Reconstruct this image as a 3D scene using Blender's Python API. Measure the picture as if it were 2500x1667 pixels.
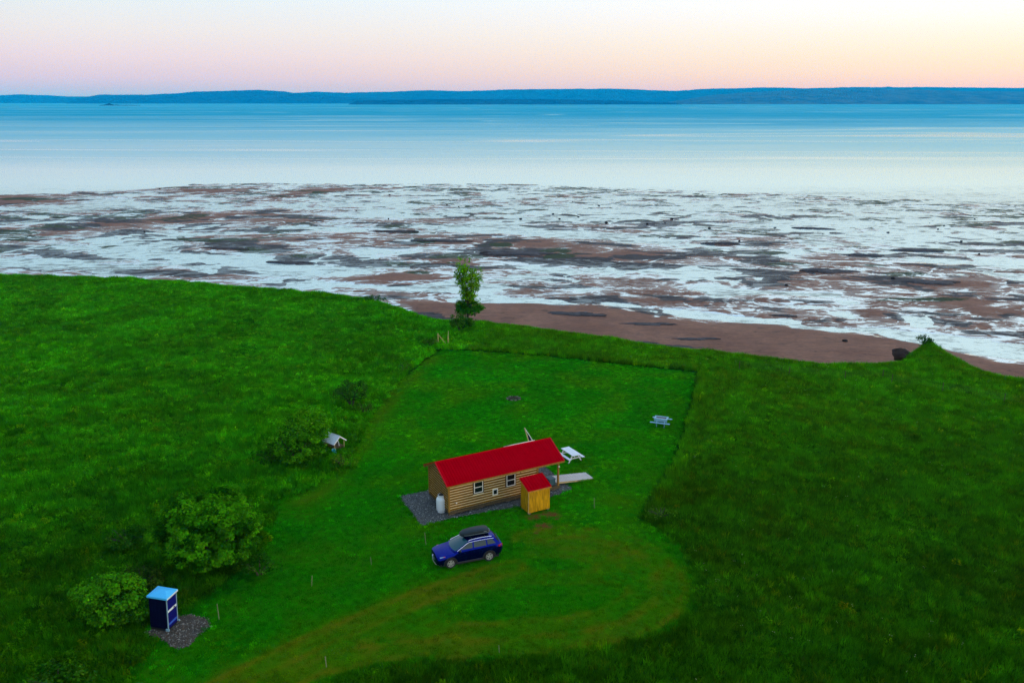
import bpy, bmesh, math, random
import numpy as np
from mathutils import Vector, Matrix

S = bpy.context.scene
for o in list(bpy.data.objects):
    bpy.data.objects.remove(o)
COL = S.collection
rnd = random.Random(7)
RNG = np.random.default_rng(11)

# ------------------------------------------------------------------ camera
CAM_H, FPX, PITCH = 29.933, 2060.0, 0.27737
cam = bpy.data.cameras.new('camera')
cam.lens = 36.0 * FPX / 2500.0
cam.sensor_width = 36.0
cam.clip_start, cam.clip_end = 0.5, 120000.0
camo = bpy.data.objects.new('camera', cam)
camo.location = (0, 0, CAM_H)
camo.rotation_euler = (math.pi / 2 - PITCH, 0, 0)
COL.objects.link(camo)
S.camera = camo

# ------------------------------------------------------------------ sky, sun, exposure
SUN_AZ, SUN_EL = math.radians(92), math.radians(3.0)     # azimuth clockwise from +Y


def lin(c):
    return tuple((v / 255 / 12.92 if v / 255 <= 0.04045 else ((v / 255 + 0.055) / 1.055) ** 2.4) for v in c)


def ramp(nt, stops, interp='LINEAR'):
    n = nt.nodes.new('ShaderNodeValToRGB')
    n.color_ramp.interpolation = interp
    el = n.color_ramp.elements
    while len(el) > 1:
        el.remove(el[-1])
    el[0].position = stops[0][0]
    el[0].color = (*stops[0][1], 1)
    for p, c in stops[1:]:
        e = el.new(p)
        e.color = (*c, 1)
    return n


W = bpy.data.worlds.new('World')
S.world = W
W.use_nodes = True
nt = W.node_tree
nt.nodes.clear()
L = nt.links.new
tc = nt.nodes.new('ShaderNodeTexCoord')
sep = nt.nodes.new('ShaderNodeSeparateXYZ')
L(tc.outputs['Generated'], sep.inputs[0])
# sunset sky: cool rose side away from the sun, warm side towards it
sky_cool = ramp(nt, [(0, lin((128, 186, 226))), (0.010, lin((168, 188, 220))), (0.024, lin((204, 197, 216))),
                     (0.045, lin((220, 211, 226))), (0.072, lin((224, 225, 232))), (0.106, lin((216, 233, 245))),
                     (0.26, (0.68, 0.84, 0.98)), (0.62, (0.52, 0.78, 1.12)), (1.0, (0.42, 0.70, 1.12))])
sky_warm = ramp(nt, [(0, lin((218, 198, 150))), (0.012, lin((238, 213, 152))), (0.030, lin((250, 230, 176))),
                     (0.055, lin((251, 242, 214))), (0.085, lin((254, 252, 250))), (0.12, (1.02, 1.06, 1.14)),
                     (0.26, (1.04, 1.08, 1.10)), (0.62, (0.58, 0.80, 1.12)), (1.0, (0.42, 0.70, 1.12))])
L(sep.outputs[2], sky_cool.inputs[0])
L(sep.outputs[2], sky_warm.inputs[0])
vm = nt.nodes.new('ShaderNodeVectorMath'); vm.operation = 'MULTIPLY'
vm.inputs[1].default_value = (1, 1, 0)
L(tc.outputs['Generated'], vm.inputs[0])
vn = nt.nodes.new('ShaderNodeVectorMath'); vn.operation = 'NORMALIZE'
L(vm.outputs[0], vn.inputs[0])
vd = nt.nodes.new('ShaderNodeVectorMath'); vd.operation = 'DOT_PRODUCT'
vd.inputs[1].default_value = (math.sin(SUN_AZ), math.cos(SUN_AZ), 0)
L(vn.outputs[0], vd.inputs[0])
mr = nt.nodes.new('ShaderNodeMapRange'); mr.interpolation_type = 'SMOOTHSTEP'
mr.inputs[1].default_value, mr.inputs[2].default_value = -0.62, 0.62
L(vd.outputs['Value'], mr.inputs[0])
mx = nt.nodes.new('ShaderNodeMix'); mx.data_type = 'RGBA'
L(mr.outputs[0], mx.inputs[0]); L(sky_cool.outputs[0], mx.inputs[6]); L(sky_warm.outputs[0], mx.inputs[7])
# the sky dims smoothly towards the side opposite the sunset
dim = nt.nodes.new('ShaderNodeMapRange'); dim.interpolation_type = 'SMOOTHSTEP'
for i_, v_ in enumerate((-1.0, -0.45, 0.50, 1.0)):
    dim.inputs[i_ + 1].default_value = v_
L(vd.outputs['Value'], dim.inputs[0])
bg = nt.nodes.new('ShaderNodeBackground')
L(dim.outputs[0], bg.inputs[1])
L(mx.outputs[2], bg.inputs[0])
nis = nt.nodes.new('ShaderNodeTexSky'); nis.sky_type = 'NISHITA'
nis.sun_disc = False
nis.sun_elevation = SUN_EL
nis.sun_rotation = SUN_AZ
bgn = nt.nodes.new('ShaderNodeBackground'); bgn.inputs[1].default_value = 0.05
L(nis.outputs[0], bgn.inputs[0])
ad = nt.nodes.new('ShaderNodeAddShader')
L(bg.outputs[0], ad.inputs[0]); L(bgn.outputs[0], ad.inputs[1])
wo = nt.nodes.new('ShaderNodeOutputWorld')
L(ad.outputs[0], wo.inputs[0])

sun = bpy.data.lights.new('sun', 'SUN')
sun.energy, sun.angle, sun.color = 1.1, math.radians(12), (1.0, 0.84, 0.66)
suno = bpy.data.objects.new('sun', sun)
sd_ = Vector((math.sin(SUN_AZ) * math.cos(SUN_EL), math.cos(SUN_AZ) * math.cos(SUN_EL), math.sin(SUN_EL) + 0.06))
suno.rotation_euler = (-sd_).to_track_quat('-Z', 'Y').to_euler()
suno.location = (60, 20, 60)
COL.objects.link(suno)

S.view_settings.view_transform = 'Standard'
S.view_settings.look = 'None'
S.view_settings.exposure = 0.0
S.view_settings.gamma = 1.0
S.view_settings.use_curve_mapping = False
S.cycles.max_bounces = 6
S.cycles.use_denoising = True
S.cycles.denoising_prefilter = 'NONE'
S.cycles.volume_bounces = 2

# ------------------------------------------------------------------ numbers
CP, SP = math.cos(PITCH), math.sin(PITCH)
DISP = 2500.0 / 2352.0          # coordinates read off the 2352 px wide view


def G(px, py, z=0.0):
    """ground point under a pixel of the 2500 px photograph"""
    a = (px - 1250) / FPX
    b = -(py - 833.5) / FPX
    d = (a, CP + b * SP, -SP + b * CP)
    t = (z - CAM_H) / d[2]
    return (d[0] * t, d[1] * t)


def Gd(x, y, z=0.0):
    return G(x * DISP, y * DISP, z)


def proj(x, y, z):
    zz = z - CAM_H
    fw = y * CP - zz * SP
    up = y * SP + zz * CP
    fw = np.maximum(fw, 0.1)
    return (1250 + FPX * x / fw) / DISP, (833.5 - FPX * up / fw) / DISP


def vnoise(x, y, seed=0):
    x = np.asarray(x, float); y = np.asarray(y, float)
    ix = np.floor(x).astype(np.int64); iy = np.floor(y).astype(np.int64)
    fx = x - ix; fy = y - iy
    fx = fx * fx * fx * (fx * (fx * 6 - 15) + 10); fy = fy * fy * fy * (fy * (fy * 6 - 15) + 10)

    def h(a, b):
        n = (a * 374761393 + b * 668265263 + seed * 1442695041) & 0xFFFFFFFF
        n = ((n ^ (n >> 13)) * 1274126177) & 0xFFFFFFFF
        n = (n ^ (n >> 16)) & 0xFFFF
        return n / 32767.5 - 1
    return ((h(ix, iy) * (1 - fx) + h(ix + 1, iy) * fx) * (1 - fy) + (h(ix, iy + 1) * (1 - fx) + h(ix + 1, iy + 1) * fx) * fy)


def fbm(x, y, octv=4, seed=0, gain=0.5):
    r = 0; a = 1; t = 0
    for i in range(octv):
        r = r + a * vnoise(x * 2 ** i + i * 17.3, y * 2 ** i - i * 9.1, seed + i)
        t += a; a *= gain
    return r / t


def seg_dist(px, py, poly, closed=True):
    d = np.full(np.shape(px), 1e9)
    n = len(poly)
    for i in range(n if closed else n - 1):
        ax, ay = poly[i]; bx, by = poly[(i + 1) % n]
        dx, dy = bx - ax, by - ay
        t = np.clip(((px - ax) * dx + (py - ay) * dy) / (dx * dx + dy * dy + 1e-12), 0, 1)
        d = np.minimum(d, np.hypot(px - ax - t * dx, py - ay - t * dy))
    return d


def inside(px, py, poly):
    c = np.zeros(np.shape(px), bool)
    n = len(poly)
    for i in range(n):
        ax, ay = poly[i]; bx, by = poly[(i + 1) % n]
        cond = ((ay > py) != (by > py))
        with np.errstate(divide='ignore', invalid='ignore'):
            xi = (bx - ax) * (py - ay) / (by - ay) + ax
        c ^= cond & (px < xi)
    return c


def sdist(px, py, poly):
    d = seg_dist(px, py, poly)
    return np.where(inside(px, py, poly), d, -d)


def sstep(a, b, v):
    t = np.clip((v - a) / (b - a), 0, 1)
    return t * t * (3 - 2 * t)


# ------------------------------------------------------------------ materials
def new_mat(name):
    m = bpy.data.materials.new(name); m.use_nodes = True
    n = m.node_tree
    return m, n, n.nodes['Principled BSDF'], n.nodes['Material Output']


def node(n, t, **kw):
    x = n.nodes.new(t)
    for k, v in kw.items():
        setattr(x, k, v)
    return x


def noise_node(n, scale, detail=4, rough=0.55, vec=None, coord='Object', stretch=None, dist=0.0):
    t = node(n, 'ShaderNodeTexNoise')
    t.inputs['Scale'].default_value = scale
    t.inputs['Detail'].default_value = detail
    t.inputs['Roughness'].default_value = rough
    t.inputs['Distortion'].default_value = dist
    if vec is None:
        if coord == 'Position':
            vec = node(n, 'ShaderNodeNewGeometry').outputs['Position']
        else:
            vec = node(n, 'ShaderNodeTexCoord').outputs[coord]
    if stretch:
        mp = node(n, 'ShaderNodeMapping')
        mp.inputs['Scale'].default_value = stretch
        n.links.new(vec, mp.inputs[0])
        vec = mp.outputs[0]
    n.links.new(vec, t.inputs['Vector'])
    return t


def mixc(n, fac, a, b, blend='MIX'):
    m = node(n, 'ShaderNodeMix', data_type='RGBA', blend_type=blend)
    for sock, v in ((0, fac), (6, a), (7, b)):
        if hasattr(v, 'links') or hasattr(v, 'is_linked'):
            n.links.new(v, m.inputs[sock])
        elif sock == 0:
            m.inputs[0].default_value = v
        else:
            m.inputs[sock].default_value = (*v, 1)
    return m.outputs[2]


def maprange(n, v, a, b, c=0, d=1, smooth=True):
    m = node(n, 'ShaderNodeMapRange')
    if smooth:
        m.interpolation_type = 'SMOOTHSTEP'
    n.links.new(v, m.inputs[0])
    for i, x in enumerate((a, b, c, d)):
        m.inputs[i + 1].default_value = x
    return m.outputs[0]


def math2(n, op, a, b=None):
    m = node(n, 'ShaderNodeMath', operation=op)
    for i, v in enumerate((a, b)):
        if v is None:
            continue
        if isinstance(v, (int, float)):
            m.inputs[i].default_value = v
        else:
            n.links.new(v, m.inputs[i])
    return m.outputs[0]


def bump(n, h, dist, strength=1.0):
    b = node(n, 'ShaderNodeBump')
    b.inputs['Strength'].default_value = strength
    b.inputs['Distance'].default_value = dist
    n.links.new(h, b.inputs['Height'])
    return b.outputs[0]


def simple(name, col, rough=0.6, var=0.15, scale=6.0, stretch=None, metal=0.0, bump_d=0.0, spec=0.5, coat=0.0):
    m, n, p, o = new_mat(name)
    t = noise_node(n, scale, 5, 0.6, stretch=stretch)
    dark = tuple(c * (1 - var) for c in col); lite = tuple(min(1, c * (1 + var)) for c in col)
    fac = maprange(n, t.outputs[0], 0.3, 0.7)
    n.links.new(mixc(n, fac, dark, lite), p.inputs['Base Color'])
    p.inputs['Roughness'].default_value = rough
    p.inputs['Metallic'].default_value = metal
    p.inputs['Specular IOR Level'].default_value = spec
    p.inputs['Coat Weight'].default_value = coat
    p.inputs['Coat Roughness'].default_value = 0.04
    if bump_d:
        n.links.new(bump(n, t.outputs[0], bump_d), p.inputs['Normal'])
    return m


M = {}
M['log'] = simple('log_wood', (0.185, 0.086, 0.005), 0.7, 0.35, 2.2, stretch=(0.5, 3, 7), bump_d=0.004, spec=0.1)
M['log_trim'] = simple('trim_wood', (0.27, 0.135, 0.010), 0.6, 0.25, 3, stretch=(3, 3, 0.7), bump_d=0.003)
M['dark_wood'] = simple('dark_wood', (0.075, 0.05, 0.02), 0.7, 0.3, 3, stretch=(3, 3, 0.7))
M['chinking'] = simple('chinking', (0.85, 0.72, 0.44), 0.8, 0.12, 5)
M['red_metal'] = simple('red_roof_metal', (0.41, 0.000, 0.005), 0.5, 0.12, 0.9, spec=0.0)
M['red_trim'] = simple('red_trim', (0.50, 0.003, 0.012), 0.45, 0.08, 2, spec=0.08)
M['shed_wood'] = simple('shed_wood', (0.50, 0.26, 0.004), 0.7, 0.40, 2.5, stretch=(5, 5, 0.6), bump_d=0.004, spec=0.1)
M['shed_trim'] = simple('shed_trim', (0.48, 0.20, 0.03), 0.6, 0.2, 3)
M['grey_plank'] = simple('weathered_plank', (0.55, 0.50, 0.46), 0.75, 0.25, 3, stretch=(4, 4, 4), bump_d=0.003)
M['fresh_wood'] = simple('pale_wood', (0.55, 0.42, 0.20), 0.65, 0.2, 4)
M['gate_wood'] = simple('gate_wood', (0.42, 0.34, 0.10), 0.65, 0.2, 4)
M['white_paint'] = simple('white_paint', (0.74, 0.77, 0.80), 0.5, 0.05, 4)
M['white_frame'] = simple('white_frame', (0.78, 0.74, 0.68), 0.45, 0.05, 4)
M['blue_paint'] = simple('pale_blue_paint', (0.22, 0.42, 0.52), 0.6, 0.15, 4)
M['tank'] = simple('white_tank_paint', (0.80, 0.83, 0.84), 0.3, 0.04, 2)
M['black'] = simple('black_plastic', (0.012, 0.013, 0.014), 0.5, 0.2, 4)
M['rubber'] = simple('rubber', (0.016, 0.016, 0.017), 0.8, 0.2, 8)
M['alloy'] = simple('alloy', (0.62, 0.60, 0.57), 0.35, 0.05, 4, metal=0.6)
M['chrome'] = simple('chrome', (0.86, 0.86, 0.90), 0.18, 0.02, 4, metal=0.85)
M['car_paint'] = simple('blue_car_paint', (0.002, 0.010, 0.19), 0.26, 0.05, 3, metal=0.9)
M['cladding'] = simple('dark_cladding', (0.014, 0.015, 0.018), 0.6, 0.15, 6)
M['taillight'] = simple('red_lamp', (0.50, 0.012, 0.02), 0.2, 0.1, 4)
M['headlight'] = simple('headlamp', (0.30, 0.42, 0.52), 0.12, 0.15, 4)
M['amber'] = simple('amber_lamp', (0.55, 0.12, 0.14), 0.2, 0.1, 4)
M['boxlid'] = simple('roof_box_plastic', (0.004, 0.014, 0.017), 0.42, 0.12, 4, spec=0.3)
M['grey_mark'] = simple('grey_mark', (0.30, 0.36, 0.34), 0.5, 0.05, 4)
M['loo_wall'] = simple('navy_plastic', (0.001, 0.002, 0.022), 0.6, 0.2, 2, spec=0.08)
M['loo_door'] = simple('blue_plastic_door', (0.003, 0.004, 0.13), 0.55, 0.12, 2, spec=0.1)
M['loo_roof'] = simple('pale_blue_plastic', (0.07, 0.50, 0.86), 0.5, 0.06, 2, spec=0.2)
M['loo_trim'] = simple('grey_blue_trim', (0.20, 0.34, 0.40), 0.5, 0.08, 3)
M['loo_band'] = simple('white_decal', (0.62, 0.72, 0.76), 0.5, 0.05, 3)
M['loo_print'] = simple('blue_decal', (0.02, 0.09, 0.50), 0.5, 0.25, 9)
M['teal_bin'] = simple('teal_plastic', (0.035, 0.09, 0.11), 0.55, 0.15, 4)
M['turquoise'] = simple('turquoise_plastic', (0.03, 0.45, 0.46), 0.4, 0.1, 4)
M['tin_roof'] = simple('weathered_white_roofing', (0.78, 0.82, 0.88), 0.6, 0.14, 5, stretch=(1, 4, 1), bump_d=0.005)
M['panel_dark'] = simple('dark_panel', (0.012, 0.016, 0.045), 0.25, 0.1, 4)
M['stake'] = simple('stake_wood', (0.26, 0.24, 0.15), 0.8, 0.2, 8)
M['bark'] = simple('bark', (0.040, 0.034, 0.018), 0.9, 0.35, 8, stretch=(2, 2, 0.6), bump_d=0.01)
M['boulder'] = simple('dark_rock', (0.024, 0.022, 0.022), 0.85, 0.4, 3, bump_d=0.05, spec=0.1)
M['ledge'] = simple('ledge_rock', (0.055, 0.045, 0.045), 0.8, 0.45, 1.2, stretch=(1, 3, 3), bump_d=0.06)
M['brown_rock'] = simple('brown_rock', (0.040, 0.018, 0.008), 0.9, 0.4, 1.5, bump_d=0.08)
M['ash'] = simple('ash', (0.03, 0.025, 0.018), 0.95, 0.4, 5)
M['stone'] = simple('fire_stone', (0.16, 0.15, 0.12), 0.85, 0.3, 5)
M['gravel_base'] = simple('gravel_base', (0.07, 0.075, 0.075), 0.9, 0.35, 22, bump_d=0.02)
M['brown_gravel'] = simple('brown_gravel_base', (0.06, 0.045, 0.03), 0.9, 0.4, 22, bump_d=0.02)
M['flower'] = simple('flower', (0.55, 0.60, 0.30), 0.8, 0.1, 4)


def glass_mat(name, col, rough=0.03):
    m, n, p, o = new_mat(name)
    t = noise_node(n, 1.5, 2)
    n.links.new(mixc(n, t.outputs[0], tuple(c * .7 for c in col), tuple(c * 1.3 for c in col)), p.inputs['Base Color'])
    p.inputs['Roughness'].default_value = rough
    p.inputs['IOR'].default_value = 1.5
    return m


M['window_glass'] = glass_mat('window_glass', (0.006, 0.008, 0.010), 0.05)
M['car_glass'] = glass_mat('car_glass', (0.012, 0.035, 0.04), 0.02)
M['windscreen'] = glass_mat('windscreen_glass', (0.01, 0.07, 0.09), 0.02)


def stone_mat(name, stops):
    m, n, p, o = new_mat(name)
    oi = node(n, 'ShaderNodeObjectInfo')
    r = ramp(n, stops)
    n.links.new(oi.outputs['Random'], r.inputs[0])
    n.links.new(r.outputs[0], p.inputs['Base Color'])
    p.inputs['Roughness'].default_value = 0.8
    return m


M['gravel_stone'] = stone_mat('gravel_stone', [(0, (0.02, 0.021, 0.019)), (0.45, (0.078, 0.078, 0.068)), (0.85, (0.17, 0.17, 0.15)), (1, (0.34, 0.35, 0.34))])
M['brown_stone'] = stone_mat('brown_stone', [(0, (0.025, 0.018, 0.010)), (0.4, (0.085, 0.052, 0.026)), (0.75, (0.10, 0.095, 0.08)), (1, (0.30, 0.27, 0.21))])


def foliage_shader(n, p, o, colsock, trans=0.35, rough=0.65):
    n.links.new(colsock, p.inputs['Base Color'])
    p.inputs['Roughness'].default_value = rough
    p.inputs['Specular IOR Level'].default_value = 0.0
    tr = node(n, 'ShaderNodeBsdfTranslucent')
    n.links.new(colsock, tr.inputs[0])
    ms = node(n, 'ShaderNodeMixShader'); ms.inputs[0].default_value = trans
    n.links.new(p.outputs[0], ms.inputs[1]); n.links.new(tr.outputs[0], ms.inputs[2])
    n.links.new(ms.outputs[0], o.inputs[0])


def blade_mat():
    m, n, p, o = new_mat('grass_blade')
    a = node(n, 'ShaderNodeAttribute', attribute_type='INSTANCER', attribute_name='tint')
    b = node(n, 'ShaderNodeAttribute', attribute_type='GEOMETRY', attribute_name='vary')
    c = mixc(n, 1.0, a.outputs['Color'], b.outputs['Color'], 'MULTIPLY')
    foliage_shader(n, p, o, c)
    return m


def leaf_mat():
    m, n, p, o = new_mat('leaf')
    b = node(n, 'ShaderNodeAttribute', attribute_type='GEOMETRY', attribute_name='vary')
    foliage_shader(n, p, o, b.outputs['Color'], 0.3)
    return m


M['blade'] = blade_mat()
M['leaf'] = leaf_mat()


def land_mat():
    m, n, p, o = new_mat('land')
    lawn = node(n, 'ShaderNodeAttribute', attribute_name='lawn').outputs['Fac']
    wear = node(n, 'ShaderNodeAttribute', attribute_name='wear').outputs['Fac']
    soil = node(n, 'ShaderNodeAttribute', attribute_name='soil').outputs['Fac']
    n1 = noise_node(n, 0.22, 5, 0.6, coord='Position').outputs[0]
    n2 = noise_node(n, 2.6, 4, 0.65, coord='Position').outputs[0]
    n3 = noise_node(n, 11, 3, 0.7, coord='Position').outputs[0]
    f1 = maprange(n, n1, 0.35, 0.65)
    f2 = maprange(n, n2, 0.3, 0.7)
    f3 = maprange(n, n3, 0.3, 0.72)
    lawn_c = mixc(n, f2, (0.004, 0.120, 0.0005), (0.012, 0.215, 0.0005))
    lawn_c = mixc(n, math2(n, 'MULTIPLY', f1, 0.5), lawn_c, (0.055, 0.175, 0.0005))
    mead_c = mixc(n, f2, (0.003, 0.030, 0.001), (0.008, 0.055, 0.002))
    c = mixc(n, lawn, mead_c, lawn_c)
    wn = math2(n, 'MULTIPLY', wear, math2(n, 'ADD', 0.55, math2(n, 'MULTIPLY', f3, 0.6)))
    c = mixc(n, maprange(n, wn, 0.1, 0.95), c, (0.130, 0.138, 0.003))
    sn = math2(n, 'MULTIPLY', soil, math2(n, 'ADD', 0.45, math2(n, 'MULTIPLY', f2, 0.8)))
    c = mixc(n, maprange(n, sn, 0.3, 0.75), c, (0.15, 0.062, 0.018))
    # bare cliff below the turf edge
    z = node(n, 'ShaderNodeSeparateXYZ')
    n.links.new(node(n, 'ShaderNodeNewGeometry').outputs['Position'], z.inputs[0])
    zz = math2(n, 'ADD', z.outputs[2], math2(n, 'MULTIPLY', n2, 0.9))
    c = mixc(n, maprange(n, zz, -0.2, -0.9), c, mixc(n, f2, (0.07, 0.030, 0.014), (0.15, 0.075, 0.04)))
    c = mixc(n, 0.35, c, mixc(n, f3, (0.35, 0.35, 0.35), (1, 1, 1)), 'MULTIPLY')
    n.links.new(c, p.inputs['Base Color'])
    p.inputs['Roughness'].default_value = 0.95
    p.inputs['Specular IOR Level'].default_value = 0.0
    h = math2(n, 'ADD', n3, n2)
    n.links.new(bump(n, h, 0.06), p.inputs['Normal'])
    return m


M['land'] = land_mat()

WATER_Z = -9.0


def flat_mat():
    m, n, p, o = new_mat('tidal_flat')
    rock = node(n, 'ShaderNodeAttribute', attribute_name='rock').outputs['Fac']
    weed = node(n, 'ShaderNodeAttribute', attribute_name='weed').outputs['Fac']
    n1 = noise_node(n, 0.10, 5, 0.6, coord='Position').outputs[0]
    n2 = noise_node(n, 0.9, 5, 0.65, coord='Position', stretch=(0.5, 1.2, 1)).outputs[0]
    n3 = noise_node(n, 4.0, 3, 0.6, coord='Position', stretch=(0.4, 1.5, 1)).outputs[0]
    f1 = maprange(n, n1, 0.3, 0.7); f2 = maprange(n, n2, 0.3, 0.7); f3 = maprange(n, n3, 0.35, 0.65)
    hh = node(n, 'ShaderNodeAttribute', attribute_name='rise').outputs['Fac']
    # streaks run in long arcs along the shore
    gp = node(n, 'ShaderNodeNewGeometry').outputs['Position']
    sx_ = node(n, 'ShaderNodeSeparateXYZ'); n.links.new(gp, sx_.inputs[0])
    yy = math2(n, 'ADD', sx_.outputs[1], math2(n, 'MULTIPLY', math2(n, 'MULTIPLY', sx_.outputs[0], sx_.outputs[0]), 0.0008))
    cv = node(n, 'ShaderNodeCombineXYZ'); n.links.new(sx_.outputs[0], cv.inputs[0]); n.links.new(yy, cv.inputs[1])
    n4a = noise_node(n, 1.0, 7, 0.66, vec=cv.outputs[0], stretch=(1 / 17., 1 / 5.5, 1), dist=0.9).outputs[0]
    n4b = noise_node(n, 1.0, 7, 0.64, vec=cv.outputs[0], stretch=(1 / 8.0, 1 / 6.0, 1), dist=2.2).outputs[0]
    mm = node(n, 'ShaderNodeMix', data_type='FLOAT')
    n.links.new(maprange(n, sx_.outputs[1], 170, 260), mm.inputs[0]); n.links.new(n4b, mm.inputs[2]); n.links.new(n4a, mm.inputs[3])
    n4 = mm.outputs[0]
    n5 = noise_node(n, 1.0, 5, 0.7, vec=cv.outputs[0], stretch=(1 / 4.0, 1 / 1.9, 1), dist=1.0).outputs[0]
    sand = mixc(n, f1, (0.245, 0.100, 0.056), (0.350, 0.160, 0.094))
    sand = mixc(n, math2(n, 'MULTIPLY', f2, 0.5), sand, (0.125, 0.064, 0.050))
    sand = mixc(n, 0.45, sand, mixc(n, f3, (0.40, 0.40, 0.40), (1, 1, 1)), 'MULTIPLY')
    dots = maprange(n, noise_node(n, 1.0, 6, 0.75, vec=cv.outputs[0], stretch=(1 / 3.2, 1 / 2.0, 1), dist=0.8).outputs[0], 0.56, 0.68)
    sand = mixc(n, math2(n, 'MULTIPLY', dots, 0.65), sand, (0.045, 0.030, 0.022))
    rk = mixc(n, f2, (0.010, 0.009, 0.010), (0.075, 0.062, 0.060))
    rfac = maprange(n, math2(n, 'ADD', rock, math2(n, 'MULTIPLY', math2(n, 'SUBTRACT', n2, 0.5), 0.9)), 0.42, 0.55)
    c = mixc(n, rfac, sand, rk)
    wfac = maprange(n, math2(n, 'ADD', weed, math2(n, 'MULTIPLY', math2(n, 'SUBTRACT', n2, 0.5), 0.9)), 0.45, 0.58)
    c = mixc(n, wfac, c, mixc(n, f3, (0.004, 0.020, 0.004), (0.030, 0.050, 0.004)))
    n.links.new(c, p.inputs['Base Color'])
    p.inputs['Specular IOR Level'].default_value = 0.12
    p.inputs['Roughness'].default_value = 0.7
    n.links.new(bump(n, math2(n, 'ADD', n2, math2(n, 'MULTIPLY', n3, 0.3)), 0.12, 0.6), p.inputs['Normal'])
    # sheets of water left standing in every hollow
    lev = math2(n, 'ADD', hh, math2(n, 'MULTIPLY', math2(n, 'SUBTRACT', n4, 0.5), 1.7))
    lev = math2(n, 'ADD', lev, math2(n, 'MULTIPLY', math2(n, 'SUBTRACT', n5, 0.5), 0.9))
    # connected drainage runnels, and thin ribs of rock and sand standing out of the pools
    r1 = noise_node(n, 1.0, 4, 0.55, vec=cv.outputs[0], stretch=(1 / 34., 1 / 20., 1), dist=1.6).outputs[0]
    r2 = noise_node(n, 1.0, 4, 0.55, vec=cv.outputs[0], stretch=(1 / 13., 1 / 7., 1), dist=1.4).outputs[0]
    r3 = noise_node(n, 1.0, 5, 0.6, vec=cv.outputs[0], stretch=(1 / 24., 1 / 6.5, 1), dist=1.0).outputs[0]
    c1 = maprange(n, math2(n, 'ABSOLUTE', math2(n, 'SUBTRACT', r1, 0.5)), 0.0, 0.035, 1, 0)
    c2 = maprange(n, math2(n, 'ABSOLUTE', math2(n, 'SUBTRACT', r2, 0.48)), 0.0, 0.040, 1, 0)
    c3 = maprange(n, math2(n, 'ABSOLUTE', math2(n, 'SUBTRACT', r3, 0.52)), 0.0, 0.028, 1, 0)
    dry = maprange(n, hh, 1.2, 0.55)
    lev = math2(n, 'SUBTRACT', lev, math2(n, 'MULTIPLY', dry, math2(n, 'ADD', math2(n, 'MULTIPLY', c1, 0.65), math2(n, 'MULTIPLY', c2, 0.38))))
    lev = math2(n, 'ADD', lev, 0.07)
    lev = math2(n, 'ADD', lev, math2(n, 'MULTIPLY', c3, 0.55))
    film = maprange(n, lev, 0.16, 0.08)
    damp = maprange(n, lev, 0.75, 0.10)
    rfac = math2(n, 'MAXIMUM', rfac, math2(n, 'MULTIPLY', c3, dry))
    gl = node(n, 'ShaderNodeBsdfGlossy'); gl.inputs['Roughness'].default_value = 0.08
    gl.inputs['Color'].default_value = (0.70, 0.88, 0.98, 1)
    fac = math2(n, 'ADD', math2(n, 'MULTIPLY', film, 0.60), math2(n, 'MULTIPLY', damp, 0.20))
    ms = node(n, 'ShaderNodeMixShader')
    n.links.new(math2(n, 'MULTIPLY', fac, math2(n, 'SUBTRACT', 1.0, math2(n, 'MULTIPLY', rfac, 0.75))), ms.inputs[0])
    n.links.new(p.outputs[0], ms.inputs[1]); n.links.new(gl.outputs[0], ms.inputs[2])
    n.links.new(ms.outputs[0], o.inputs[0])
    return m


M['flat'] = flat_mat()


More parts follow.
